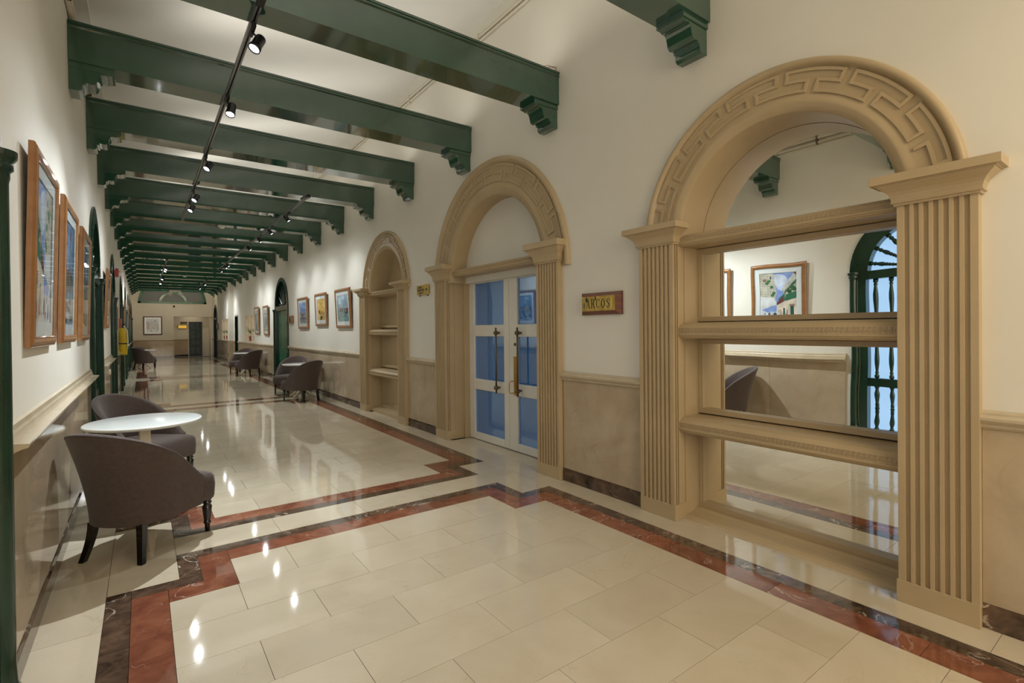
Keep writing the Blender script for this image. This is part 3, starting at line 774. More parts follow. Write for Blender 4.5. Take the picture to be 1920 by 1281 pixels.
def far_arch():
    yc, hw, zs = 31.95, .72, 2.2
    r = root('arched_door', label='dark teal arched door at the far right end of the hall', cat='door')
    f = MB()
    for k in range(24):
        a0, a1 = PI * k / 24, PI * (k + 1) / 24
        f.prism([polar(yc, zs, hw, a0), polar(yc, zs, hw, a1), polar(yc, zs, hw - .1, a1), polar(yc, zs, hw - .1, a0)], XR - .03, XR + .12, 'x')
    for a, b in ((yc - hw, yc - hw + .1), (yc + hw - .1, yc + hw)): f.box(XR - .04, XR + .12, a, b, 0, zs)
    f.box(XR - .02, XR + .1, yc - hw, yc + hw, zs - .09, zs); f.build('door_frame', M['teal'], r)
    p = MB(); p.box(XR + .08, XR + .1, yc - hw, yc + hw, 0, zs); p.prism([(yc + hw * math.cos(PI * k / 24), zs + hw * math.sin(PI * k / 24)) for k in range(25)], XR + .08, XR + .1, 'x'); p.build('door_panel', M['teal'], r)
far_arch()

# ------------------------------------------------------------------ end wall things
o = root('fanlight_window', (XE, Y1 + .02, 3.02), label='wide half-round window with green frame high on the end wall', cat='window')
def half_ring(mb_, r0, r1, y0, y1, n=32):
    for k in range(n):
        a0, a1 = PI * k / n, PI * (k + 1) / n
        q = [(r1 * math.cos(a0), r1 * math.sin(a0)), (r1 * math.cos(a1), r1 * math.sin(a1)), (r0 * math.cos(a1), r0 * math.sin(a1)), (r0 * math.cos(a0), r0 * math.sin(a0))]
        mb_.prism(q, y0, y1, 'y')
m_ = MB(); half_ring(m_, R_END - .12, R_END, -.04, .05); m_.box(-R_END, R_END, -.04, .05, -.0, .09); m_.build('outer_frame', M['green_panel'], o)
m_ = MB(); half_ring(m_, .56, .67, -.035, .05); m_.build('inner_ring', M['green_panel'], o)
m_ = MB(); m_.prism([((R_END - .05) * math.cos(PI * k / 32), (R_END - .05) * math.sin(PI * k / 32)) for k in range(33)], .03, .04, 'y'); m_.build('glass_pane', M['grey_glass'], o)
o = root('door_3', kind='structure'); setp(o, 'dark green panelled door in the lobby past the end opening')
yd = Y1 + 1.45
MB().box(2.2, 2.85, yd - .05, yd, 0, 2.03).build('door_panel', M['teal'], o)
for x in (2.27, 2.55):
    for z0, z1 in ((.15, .55), (.65, .95), (1.05, 1.5), (1.58, 1.95)):
        MB().box(x, x + .23, yd - .062, yd - .05, z0, z1).build('raised_panel', M['green_door'], o, bevel=.01)
def flat_sign(name, x, y, z, wd, h, m, label, cat='sign', frame=None):
    r = root(name, (x, y, z), label=label, cat=cat)
    MB().box(-wd / 2, wd / 2, -.03, 0, -h / 2, h / 2).build('panel', m, r, bevel=.004)
    if frame:
        e = MB(); t_ = .02
        for a, b, c, d in ((-wd / 2 - t_, wd / 2 + t_, h / 2, h / 2 + t_), (-wd / 2 - t_, wd / 2 + t_, -h / 2 - t_, -h / 2), (-wd / 2 - t_, -wd / 2, -h / 2, h / 2), (wd / 2, wd / 2 + t_, -h / 2, h / 2)): e.box(a, b, -.04, 0, c, d)
        e.build('frame', frame, r)
flat_sign('lit_sign', 1.88, Y1 + 1.44, 1.74, .40, .17, M['sign_lit'], 'small glowing amber sign on the lobby wall at the far end', frame=M['dark_wood'])
flat_sign('wall_sign', 1.95, Y1 + 1.44, 1.98, .32, .11, M['brown_sign'], 'small brown sign above the glowing amber sign at the far end')
o = root('dome_camera', (1.42, Y1, 2.87), label='small dark dome camera on the end wall under the half-round window', cat='camera')
MB().lathe([(.075, 0), (.075, .03), (.06, .04)], seg=16, M4=Matrix.Rotation(PI / 2, 4, 'X')).build('housing', M['white_plastic'], o)
MB().lathe([(.055, .03), (.05, .055), (.03, .075), (.004, .08)], seg=16, M4=Matrix.Rotation(PI / 2, 4, 'X')).build('lens_dome', M['black'], o)

# ------------------------------------------------------------------ pictures
def canvas(h, w_, c): a = np.zeros((h, w_, 3)); a[:] = c; return a
def P_(a, pts, c, al=1):
    h, w_, _ = a.shape; yy, xx = np.mgrid[0:h, 0:w_]; xx = (xx + .5) / w_; yy = (yy + .5) / h
    ins = np.zeros((h, w_), bool); n = len(pts)
    for i in range(n):
        x0, y0 = pts[i]; x1, y1 = pts[(i + 1) % n]
        if y0 == y1: continue
        c_ = ((yy < y0) != (yy < y1)) & (xx < (x1 - x0) * (yy - y0) / (y1 - y0) + x0); ins ^= c_
    a[ins] = a[ins] * (1 - al) + np.array(c) * al
def R_(a, x0, x1, y0, y1, c, al=1): P_(a, [(x0, y0), (x1, y0), (x1, y1), (x0, y1)], c, al)
def E_(a, x, y, rx, ry, c, al=1): P_(a, [(x + rx * math.cos(t_ * .4), y + ry * math.sin(t_ * .4)) for t_ in range(16)], c, al)
def L_(a, x0, y0, x1, y1, wd, c, al=1):
    dx, dy = x1 - x0, y1 - y0; l = math.hypot(dx, dy) or 1; nx, ny = -dy / l * wd / 2, dx / l * wd / 2
    P_(a, [(x0 + nx, y0 + ny), (x1 + nx, y1 + ny), (x1 - nx, y1 - ny), (x0 - nx, y0 - ny)], c, al)
def mott(a, amt, seed, s=8):
    rs = np.random.RandomState(seed); h, w_, _ = a.shape; n = rs.rand(h // s + 2, w_ // s + 2)
    yy, xx = np.mgrid[0:h, 0:w_] / s; i, j = yy.astype(int), xx.astype(int); fy, fx = yy - i, xx - j
    v = n[i, j] * (1 - fy) * (1 - fx) + n[i + 1, j] * fy * (1 - fx) + n[i, j + 1] * (1 - fy) * fx + n[i + 1, j + 1] * fy * fx
    a *= (1 + (v - .5) * amt)[:, :, None]; a += (rs.rand(h, w_, 1) - .5) * amt * .12; np.clip(a, 0, 1, a)
def pic_street():       # white houses right, green balconies left, blue sky (left to right as hung)
    a = canvas(104, 80, (.45, .58, .85)); E_(a, .5, .85, .25, .12, (.85, .88, .92), .8); E_(a, .35, .72, .2, .08, (.8, .85, .92), .7)
    P_(a, [(.62, 1), (.55, .6), (.6, .45), (1, .5), (1, 1)], (.72, .71, .62)); P_(a, [(.48, .3), (.6, .35), (1, .25), (1, .55), (.62, .5)], (.80, .82, .82))
    for k in range(9): L_(a, .6, .93 - k * .05, 1, .95 - k * .05, .006, (.45, .45, .42), .6)
    for k in range(6): L_(a, .66 + k * .06, .55, .66 + k * .06, .95, .006, (.45, .45, .42), .5)
    for x, y in ((.75, .84), (.8, .80), (.68, .72), (.62, .60), (.66, .56), (.86, .86)): E_(a, x, y, .05, .03, (.16, .42, .18))
    E_(a, .86, .87, .03, .02, (.8, .35, .25)); E_(a, .7, .9, .02, .03, (.1, .1, .3))
    P_(a, [(0, 1), (.08, .98), (.42, .66), (.4, .62), (0, .86)], (.78, .80, .75))
    for k in range(10): L_(a, .02 + k * .04, .98 - k * .033, .02 + k * .04, .88 - k * .028, .007, (.4, .5, .45), .8)
    P_(a, [(0, 1), (.1, .99), (.0, .93)], (.5, .2, .15))
    P_(a, [(0, .88), (.36, .64), (.36, .42), (0, .45)], (.75, .72, .60)); P_(a, [(0, .86), (.34, .62), (.33, .58), (0, .80)], (.1, .38, .26))
    for k in range(6): L_(a, .03 + k * .055, .84 - k * .035, .03 + k * .055, .56 - k * .01, .012, (.10, .40, .28))
    P_(a, [(0, .62), (.3, .56), (.34, .46), (.3, .40), (0, .48)], (.12, .42, .27)); E_(a, .1, .68, .07, .05, (.08, .35, .15)); E_(a, .2, .62, .06, .04, (.08, .32, .16)); E_(a, .05, .66, .05, .04, (.08, .3, .12))
    P_(a, [(.32, .60), (.5, .48), (.5, .40), (.34, .40)], (.16, .36, .28)); P_(a, [(.36, .52), (.55, .40), (.55, .33), (.38, .36)], (.42, .14, .12))
    P_(a, [(0, .48), (.34, .42), (.55, .34), (.55, .0), (0, .0)], (.88, .82, .72)); R_(a, .08, .17, .02, .32, (.06, .34, .24)); R_(a, .05, .2, .32, .36, (.6, .48, .36)); R_(a, .32, .37, .05, .28, (.07, .34, .25))
    for x in (.25, .43, .48): R_(a, x, x + .02, .05, .25, (.55, .42, .35))
    P_(a, [(.45, 0), (.5, .22), (.8, .2), (1, .28), (1, 0)], (.76, .80, .82)); R_(a, .55, .63, .06, .17, (.18, .22, .28)); E_(a, .6, .13, .05, .06, (.16, .2, .28)); R_(a, .72, .78, .14, .19, (.2, .25, .3))
    E_(a, .86, .08, .04, .07, (.10, .22, .55)); E_(a, .86, .17, .015, .02, (.2, .15, .15)); E_(a, .29, .08, .022, .06, (.78, .25, .12)); E_(a, .29, .15, .01, .015, (.15, .1, .1)); E_(a, .68, .05, .04, .03, (.7, .45, .35))
    mott(a, .22, 1); return a
def pic_harbour(seed, sky, water, tower=None):
    a = canvas(104, 80, sky); rs = np.random.RandomState(seed)
    for k in range(6): E_(a, rs.rand(), .6 + .4 * rs.rand(), .2, .06, tuple(np.clip(np.array(sky) * 1.25 + .08, 0, 1)), .5)
    R_(a, 0, 1, 0, .38, water)
    for k in range(14):
        x = rs.rand(); b = .3 + rs.rand() * .15; w_ = .05 + .06 * rs.rand(); h = .06 + .12 * rs.rand(); c = tuple(np.array((.62, .58, .5)) * (.4 + .7 * rs.rand())); R_(a, x - w_, x + w_, b, b + h, c, .9); P_(a, [(x - w_, b + h), (x + w_, b + h), (x, b + h + .05)], (.4, .2, .15))
    if tower: R_(a, .55, .68, .4, .85, (.45, .42, .38)); P_(a, [(.53, .85), (.7, .85), (.615, .97)], tower)
    for k in range(10):
        x, y = rs.rand(), rs.rand() * .3; P_(a, [(x - .12, y + .05), (x + .12, y + .06), (x + .08, y), (x - .08, y)], (.12, .16, .18), .85); L_(a, x, y + .05, x + .02, y + .3, .012, (.25, .22, .2))
    mott(a, .35, seed); return a
def pic_boats(seed, sky, low, acc):
    a = canvas(104, 80, sky); rs = np.random.RandomState(seed)
    for k in range(5): E_(a, rs.rand(), .75 + .25 * rs.rand(), .25, .07, tuple(np.clip(np.array(sky) * 1.2 + .05, 0, 1)), .6)
    R_(a, 0, 1, 0, .45, low, .8)
    for k in range(12):
        x = rs.rand(); L_(a, x, .35 + .1 * rs.rand(), x + .04 * (rs.rand() - .5), .62 + .3 * rs.rand(), .011, (.32, .26, .22), .8)
    for k in range(9):
        x, y, s = rs.rand(), .15 + rs.rand() * .35, .08 + .12 * rs.rand(); c = acc if k % 3 == 0 else (.22, .2, .2)
        P_(a, [(x - s, y + s * .5), (x + s, y + s * .6), (x + s * .7, y), (x - s * .6, y)], c, .85); R_(a, x - s * .4, x + s * .2, y + s * .5, y + s * .9, (.7, .62, .52), .8)
    for k in range(12): x, y = rs.rand(), rs.rand() * .4; L_(a, x, y, x + .1, y + .005, .012, tuple(np.clip(np.array(low) * 1.4, 0, 1)), .7)
    mott(a, .35, seed + 3); return a
def pic_yellow():
    a = canvas(104, 80, (.85, .62, .16)); E_(a, .6, .7, .4, .25, (.95, .80, .35), .6); R_(a, 0, 1, 0, .3, (.78, .66, .32), .7)
    for x, t_ in ((.35, .75), (.45, .8), (.55, .72), (.28, .6)): L_(a, x, .3, x, t_, .010, (.45, .35, .15))
    P_(a, [(.2, .34), (.4, .3), (.4, .42), (.3, .5), (.24, .48)], (.22, .2, .12)); P_(a, [(.4, .03), (.62, .03), (.66, .18), (.42, .2)], (.2, .16, .12))
    for x, y in ((.7, .12), (.8, .2), (.75, .28), (.9, .1), (.55, .27), (.88, .3)): P_(a, [(x - .08, y + .04), (x + .08, y + .05), (x + .05, y), (x - .06, y)], (.5, .42, .3))
    mott(a, .3, 5); return a
def pic_sketch(seed):
    a = canvas(90, 56, (.62, .65, .62)); rs = np.random.RandomState(seed)
    for k in range(40): x, y = rs.rand(), rs.rand() * .8; L_(a, x, y, x + .1 * (rs.rand() - .5), y + .15 * rs.rand(), .012, tuple(np.array((.3, .32, .3)) * (.5 + rs.rand())), .7)
    for k in range(8): x, y = rs.rand(), rs.rand() * .6; R_(a, x, x + .12, y, y + .12, (.35, .38, .32), .5)
    mott(a, .4, seed); return a
def pic_church():
    a = canvas(90, 84, (.55, .60, .66)); P_(a, [(0, .85), (.28, .72), (.24, .2), (0, .2)], (.55, .18, .15)); R_(a, .32, 1, .1, .55, (.55, .55, .45)); R_(a, .38, .48, .5, .7, (.5, .5, .46)); P_(a, [(.36, .7), (.5, .7), (.43, .82)], (.15, .15, .14))
    E_(a, .68, .78, .13, .14, (.42, .36, .28)); R_(a, .56, .8, .4, .75, (.62, .60, .48)); R_(a, 0, 1, 0, .18, (.62, .64, .62))
    for x, y in ((.6, .3), (.75, .5), (.85, .35), (.9, .55), (.65, .6), (.8, .2), (.95, .25)): E_(a, x, y, .04, .06, (.25, .28, .2))
    for z in (.3, .45, .6): R_(a, .05, .2, z, z + .06, (.35, .12, .12))
    R_(a, .36, .42, .03, .2, (.12, .14, .22)); mott(a, .35, 9); return a
M['print'] = None
def print_mat():
    m, nt, b = mat('watercolour_print'); a = nt.nodes.new('ShaderNodeVertexColor'); a.layer_name = 'Col'
    nt.links.new(a.outputs[0], b.inputs['Base Color']); pset(b, rough=.55); return m
M['print'] = print_mat()
def print_obj(parent, x0, x1, z0, z1, y, img):
    img = img * .78 + img.mean(axis=2, keepdims=True) * .17 + .04
    h, w_, _ = img.shape
    gx = np.linspace(x0, x1, w_ + 1); gz = np.linspace(z0, z1, h + 1)
    v = [(x, y, z) for z in gz for x in gx]
    f = [(j * (w_ + 1) + i, j * (w_ + 1) + i + 1, (j + 1) * (w_ + 1) + i + 1, (j + 1) * (w_ + 1) + i) for j in range(h) for i in range(w_)]
    me = bpy.data.meshes.new('print'); me.from_pydata(v, [], f); me.materials.append(M['print'])
    ca = me.color_attributes.new('Col', 'FLOAT_COLOR', 'CORNER')
    lin = np.where(img <= .04045, img / 12.92, ((img + .055) / 1.055) ** 2.4)
    c = np.ones((h * w_, 4, 4), np.float32); c[:, :, :3] = lin.reshape(-1, 1, 3); ca.data.foreach_set('color', c.ravel()); me.update()
    o = bpy.data.objects.new('print', me); COL.objects.link(o); o.parent = parent; return o
def glass_mat():
    m, nt, b = mat('picture_glass'); N = nt.nodes; L = nt.links
    tr = N.new('ShaderNodeBsdfTransparent'); gl = N.new('ShaderNodeBsdfGlossy'); gl.inputs['Roughness'].default_value = .02
    lw = N.new('ShaderNodeLayerWeight'); lw.inputs['Blend'].default_value = .5; mx = N.new('ShaderNodeMixShader')
    pw = N.new('ShaderNodeMath'); pw.operation = 'POWER'; pw.inputs[1].default_value = 4.5; L.new(lw.outputs['Facing'], pw.inputs[0])
    ma = N.new('ShaderNodeMath'); ma.operation = 'MULTIPLY_ADD'; ma.inputs[1].default_value = .9; ma.inputs[2].default_value = .05; L.new(pw.outputs[0], ma.inputs[0])
    L.new(ma.outputs[0], mx.inputs[0]); L.new(tr.outputs[0], mx.inputs[1]); L.new(gl.outputs[0], mx.inputs[2]); L.new(mx.outputs[0], N['Material Output'].inputs[0]); return m
M['glass'] = glass_mat()
def picture(side, yc, zc, wd, h, img, label, group=None, fr='wood', tilt=.7, mw=.055, dp=.034, mt=.075):
    gd = -dp + .008
    ang = {'R': -PI / 2, 'L': PI / 2, 'E': 0}[side]; loc = {'R': (XR - .012, yc, zc), 'L': (XL + .001, yc, zc), 'E': (yc, Y1 - .012, zc)}[side]
    r = root('framed_picture', loc, (math.radians(tilt), 0, ang), label, 'picture', group); r.rotation_mode = 'XYZ'
    # lean forward about the lower edge
    r.matrix_world = Matrix.Translation(loc) @ Matrix.Rotation(ang, 4, 'Z') @ Matrix.Translation((0, 0, -h / 2)) @ Matrix.Rotation(math.radians(tilt), 4, 'X') @ Matrix.Translation((0, 0, h / 2))
    prof = [(0, 0), (0, -dp * .6), (.005, -dp * .78), (.012, -dp * .78), (.015, -dp * .9), (mw * .5, -dp), (mw * .75, -dp + .002), (mw - .008, -dp + .004), (mw - .006, -dp), (mw, -dp + .004), (mw, -.012), (mw, 0)]
    for k in range(4):   # four mitred mouldings
        L2, = [(wd / 2 if k % 2 == 0 else h / 2)]; o2 = h / 2 if k % 2 == 0 else wd / 2
        rows = []
        for s in (-1, 1):
            row = []
            for p, d in prof:
                a = s * (L2 - p); b = -(o2 - p)
                for _ in range(k): a, b = -b, a
                row.append((a, d, b))
            rows.append(row)
        m_ = MB(); m_.grid(rows, smooth=False); m_.add([q for q in rows[0]], [tuple(range(len(prof)))]); m_.add([q for q in rows[1]], [tuple(range(len(prof)))[::-1]])
        m_.build('moulding', M[fr], r)
    iw, ih = wd / 2 - mw, h / 2 - mw
    m_ = MB()
    for a, b, c, d in ((-iw, iw, -ih, -ih + mt), (-iw, iw, ih - mt, ih), (-iw, -iw + mt, -ih + mt, ih - mt), (iw - mt, iw, -ih + mt, ih - mt)): m_.box(a, b, -.019, -.015, c, d)
    m_.build('mat_board', M['matboard'], r)
    print_obj(r, -iw + mt, iw - mt, -ih + mt, ih - mt, -.014, img)
    MB().add([(-iw, gd, -ih), (iw, gd, -ih), (iw, gd, ih), (-iw, gd, ih)], [(0, 1, 2, 3)]).build('glass', M['glass'], r, fix=False)
    return r
G1 = 'large honey-framed watercolours on the left wall'
picture('L', 3.65, 1.87, .80, .98, pic_street(), 'nearest large honey-wood picture on the left, a street with green balconies', G1, tilt=1.5)
picture('L', 4.79, 1.87, .80, .98, pic_harbour(2, (.30, .45, .62), (.5, .6, .66), (.45, .15, .12)), 'middle of three large honey-wood pictures on the left wall', G1, tilt=1.5)
picture('L', 6.03, 1.87, .80, .98, pic_harbour(4, (.40, .55, .70), (.45, .5, .5)), 'third large honey-wood picture on the left, next to the green arched door', G1, tilt=1.5)
picture('L', 9.72, 1.95, .80, .86, pic_harbour(6, (.42, .52, .62), (.6, .6, .55)), 'honey-wood picture tilted forward between two green doors on the left', tilt=2.2)
picture('L', 18.4, 2.0, .70, .8, pic_harbour(8, (.5, .55, .6), (.6, .6, .55)), 'small far honey-wood picture on the left above the fourth door column', tilt=2.2)
picture('L', 22.2, 2.0, .70, .8, pic_harbour(10, (.5, .55, .6), (.6, .6, .55)), 'farthest honey-wood picture on the left wall', tilt=2.2)
G2 = 'framed boat pictures on the right wall'
picture('R', 10.03, 1.885, .92, .78, pic_boats(11, (.55, .68, .75), (.35, .52, .50), (.62, .16, .08)), 'right-hand picture of moored boats with red hulls, next to the small arch', G2, tilt=2.6)
picture('R', 11.58, 1.915, .88, .73, pic_yellow(), 'middle picture with a golden yellow harbour scene', G2, tilt=2)
picture('R', 13.15, 1.885, .92, .77, pic_boats(14, (.45, .58, .78), (.58, .58, .55), (.45, .2, .16)), 'left-hand boat picture with pale blue sky, next to the small square plaque', G2, tilt=2)
G3 = 'small sketch pictures beside the lit niche'
picture('R', 17.78, 1.79, .78, .95, pic_sketch(20), 'sketch in a wooden frame, right of the far pair, next to the green door', G3, tilt=2)
picture('R', 19.35, 1.81, .78, .95, pic_sketch(21), 'sketch in a wooden frame, left of the far pair, next to the lit niche', G3, tilt=2)
picture('E', .45, 1.80, .84, 1.0, pic_church(), 'dark-framed picture of a domed church beside a red building on the end wall', fr='dark_wood', tilt=.5, mw=.05, dp=.03, mt=.09)

# ------------------------------------------------------------------ signs on the right wall
def text(body, size, m, parent, loc, name='lettering', ext=.001, sx=1.0):
    cu = bpy.data.curves.new(name, 'FONT'); cu.body = body; cu.size = size; cu.align_x = 'CENTER'; cu.align_y = 'CENTER'; cu.extrude = ext; cu.offset = size * .012
    tmp = bpy.data.objects.new(name, cu); COL.objects.link(tmp); bpy.context.view_layer.update()
    me = bpy.data.meshes.new_from_object(tmp.evaluated_get(bpy.context.evaluated_depsgraph_get())); bpy.data.objects.remove(tmp)
    me.materials.clear(); me.materials.append(m); o = bpy.data.objects.new(name, me); COL.objects.link(o); o.parent = parent
    o.rotation_euler = (PI / 2, 0, 0); o.location = loc; o.scale = (sx, 1, 1)
    return o
def serif_text(body, h, m, parent, y, wd):
    """condensed serif capitals made of bars"""
    G = {'A': [((.1, 0), (.5, 1), .09), ((.5, 1), (.9, 0), .2), ((.28, .36), (.7, .36), .07), ((0, .02), (.25, .02), .05), ((.72, .02), (1, .02), .05)],
         'R': [((.2, 0), (.2, 1), .2), ((.2, .97), (.6, .97), .06), ((.6, .97), (.82, .8), .17), ((.82, .8), (.6, .52), .17), ((.6, .52), (.2, .52), .06), ((.5, .52), (.85, .02), .18), ((0, .02), (.4, .02), .05), ((.75, .02), (1, .02), .05), ((0, .98), (.3, .98), .05)],
         'C': [((.85, .75), (.7, .95), .08), ((.7, .95), (.45, .98), .07), ((.45, .98), (.18, .75), .15), ((.18, .75), (.15, .25), .2), ((.15, .25), (.42, .03), .15), ((.42, .03), (.7, .05), .07), ((.7, .05), (.88, .25), .08), ((.86, .68), (.86, .98), .06)],
         'O': [((.5, .98), (.2, .75), .13), ((.2, .75), (.15, .5), .2), ((.15, .5), (.2, .25), .2), ((.2, .25), (.5, .02), .13), ((.5, .02), (.8, .25), .13), ((.8, .25), (.85, .5), .2), ((.85, .5), (.8, .75), .2), ((.8, .75), (.5, .98), .13)],
         'S': [((.8, .72), (.65, .95), .08), ((.65, .95), (.35, .95), .08), ((.35, .95), (.2, .75), .15), ((.2, .75), (.78, .32), .2), ((.78, .32), (.65, .06), .15), ((.65, .06), (.35, .04), .08), ((.35, .04), (.15, .28), .08), ((.83, .68), (.83, .96), .05), ((.14, .04), (.14, .32), .05)]}
    n = len(body); cw = wd / n
    for i, ch in enumerate(body):
        m_ = MB()
        for (a, b, t_) in G[ch]:
            x0 = -wd / 2 + cw * (i + .1) + a[0] * cw * .78; x1 = -wd / 2 + cw * (i + .1) + b[0] * cw * .78; z0 = (a[1] - .5) * h; z1 = (b[1] - .5) * h; w_ = t_ * cw * .78
            dx, dz = x1 - x0, z1 - z0; l = math.hypot(dx, dz) or 1; nx, nz = -dz / l * w_ / 2, dx / l * w_ / 2; ex, ez = dx / l * w_ * .15, dz / l * w_ * .15
            m_.prism([(x0 + nx - ex, z0 + nz - ez), (x0 - nx - ex, z0 - nz - ez), (x1 - nx + ex, z1 - nz + ez), (x1 + nx + ex, z1 + nz + ez)], y - .0012, y, 'y')
        m_.build('letter', m, parent)
def arcos():
    r = root('door_sign', (XR, 3.092, 1.662), (0, 0, -PI / 2), 'mahogany plaque with gold panel and black serif lettering, between the archways', 'sign')
    w2, h2, d = .235, .098, .055; iw, ih = .195, .066
    rows = [[(-w2, 0, -h2), (w2, 0, -h2), (w2, 0, h2), (-w2, 0, h2)], [(-w2, -.02, -h2), (w2, -.02, -h2), (w2, -.02, h2), (-w2, -.02, h2)], [(-iw, -d, -ih), (iw, -d, -ih), (iw, -d, ih), (-iw, -d, ih)]]
    m_ = MB(); m_.grid(rows, closed=True, smooth=False); m_.add(rows[2], [(0, 1, 2, 3)]); m_.add(rows[0], [(3, 2, 1, 0)]); m_.build('wooden_block', M['red_wood'], r)
    MB().box(-iw + .002, iw - .002, -d - .002, -d + .001, -ih + .002, ih - .002).build('gold_panel', M['gold'], r)
    e = MB(); t_ = .0022; a, b = iw - .012, ih - .010; c = .018
    pts = [(-a + c, -b), (a - c, -b), (a - c, -b + c * .6), (a, -b + c), (a, b - c), (a - c, b - c * .6), (a - c, b), (-a + c, b), (-a + c, b - c * .6), (-a, b - c), (-a, -b + c), (-a + c, -b + c * .6)]
    for (x0, z0), (x1, z1) in zip(pts, pts[1:] + pts[:1]):
        dx, dz = x1 - x0, z1 - z0; l = math.hypot(dx, dz); nx, nz = -dz / l * t_ / 2, dx / l * t_ / 2
        e.prism([(x0 + nx, z0 + nz), (x0 - nx, z0 - nz), (x1 - nx, z1 - nz), (x1 + nx, z1 + nz)], -d - .0026, -d - .0018, 'y')
    e.build('border_line', M['red_line'], r)
    serif_text('ARCOS', .084, M['ink'], r, -d - .002, .30)
    for (x, z, w_, h_) in ((-.168, -.012, .006, .028), (-.14, .035, .012, .024), (-.03, .045, .010, .022)):
        s = MB(); s.lathe([(w_, 0), (w_ * .8, .0006)], seg=8, M4=Matrix.Translation((x, -d - .002, z)) @ Matrix.Scale(h_ / w_, 4, (0, 0, 1)) @ Matrix.Rotation(PI / 2, 4, 'X')); s.build('worn_patch', M['green_door'], r)
    for x in (.02, .11): 
        q = MB(); q.tube([(x, -d - .002, -.05), (x + .01, -d - .002, -.02), (x - .01, -d - .002, .02), (x + .015, -d - .002, .05)], .0012, 4); q.build('scratch', M['brown_sign'], r)
arcos()
def brass_sign():
    r = root('brass_sign', (XR, 6.55, 2.015), (0, 0, -PI / 2), 'small brass hinged plate sign with dark lettering, between middle and small arches', 'sign')
    MB().box(-.19, .055, -.022, -.012, -.07, .07).build('left_plate', M['gold'], r, bevel=.003)
    MB().box(.068, .18, -.026, -.016, -.072, .078).build('right_plate', M['gold'], r, bevel=.003)
    m_ = MB()
    for x in (-.12, .12): m_.box(x - .01, x + .01, -.012, 0, -.09, .06)
    m_.build('bracket', M['brown_sign'], r)
    text('SALA', .045, M['ink'], r, (-.075, -.023, .037)); MB().box(-.165, .045, -.0235, -.022, -.016, .014).build('dark_band', M['brown_sign'], r)
    MB().box(-.13, .01, -.0235, -.022, -.052, -.03).build('small_print', M['brown_sign'], r)
    MB().lathe([(.022, 0), (.022, .0015)], seg=14, M4=Matrix.Translation((.122, -.026, 0)) @ Matrix.Rotation(PI / 2, 4, 'X') ).build('emblem', M['ink'], r)
brass_sign()
r = root('square_plaque', (XR, 14.45, 1.752), (0, 0, -PI / 2), 'small square wooden plaque with dark centre beside the bright green door', 'sign')
MB().box(-.22, .22, -.05, 0, -.10, .10).build('block', M['wood'], r, bevel=.01)
MB().lathe([(.08, 0), (.08, .004)], seg=16, M4=Matrix.Translation((-.04, -.05, 0)) @ Matrix.Rotation(PI / 2, 4, 'X')).build('emblem', M['green_door'], r)
r = root('square_plaque', (XR, 30.9, 1.72), (0, 0, -PI / 2), 'small far wooden plaque beside the dark teal arched door', 'sign')
MB().box(-.2, .2, -.05, 0, -.16, .16).build('block', M['dark_wood'], r, bevel=.01); MB().box(-.14, .14, -.054, -.049, -.1, .1).build('face', M['matboard'], r)

# ------------------------------------------------------------------ left wall small things
r = root('fire_alarm', (XL, 13.0, 2.66), (0, 0, PI / 2), 'small red fire alarm high on the left wall', 'alarm')
MB().box(-.07, .07, -.07, 0, -.085, .085).build('housing', M['red_plastic'], r, bevel=.01); MB().lathe([(.02, 0), (.03, .02), (.02, .045)], seg=12, M4=Matrix.Translation((0, -.07, .03)) @ Matrix.Rotation(PI / 2, 4, 'X')).build('strobe', M['white_plastic'], r)
r = root('extinguisher_cover', (XL, 14.62, 1.24), (0, 0, PI / 2), 'yellow fire extinguisher in a vinyl cover hanging on the left wall', 'fire extinguisher')
MB().lathe([(.02, -.31), (.072, -.305), (.08, -.28), (.08, .21), (.074, .27), (.04, .31), (.02, .315)], (0, -.085, 0), 20).build('cover', M['yellow'], r)
MB().lathe([(.082, -.06), (.082, -.035)], (0, -.085, 0), 20).build('strap', M['black'], r)
MB().tube([(0, -.085, .31), (0, -.085, .38), (.03, -.12, .40)], .02, 8).build('valve', M['black'], r)
MB().tube([(-.02, -.10, .36), (-.05, -.165, .25), (-.04, -.175, .0), (-.06, -.165, -.18)], .013, 8).build('hose', M['white_plastic'], r)
r = root('notice_board', (XL, 14.0, 1.75), (0, 0, PI / 2), 'faded red notice board above the yellow extinguisher cover', 'sign')
MB().box(-.16, .16, -.02, 0, -.25, .25).build('board', M['pink_sign'], r)
r = root('notice_board', (XL, 15.2, 1.66), (0, 0, PI / 2), 'small red hose point sign just beyond the extinguisher cover', 'sign')
MB().box(-.12, .12, -.05, 0, -.12, .12).build('board', M['pink_sign'], r)
r = root('outlet_plate', (XL + .012, 10.55, .80), (0, 0, PI / 2), 'small white oval plate on the left dado before the third green door', 'outlet')
MB().lathe([(.05, 0), (.05, .008), (.035, .012)], seg=16, M4=Matrix.Rotation(PI / 2, 4, 'X')).build('plate', M['white_plastic'], r)

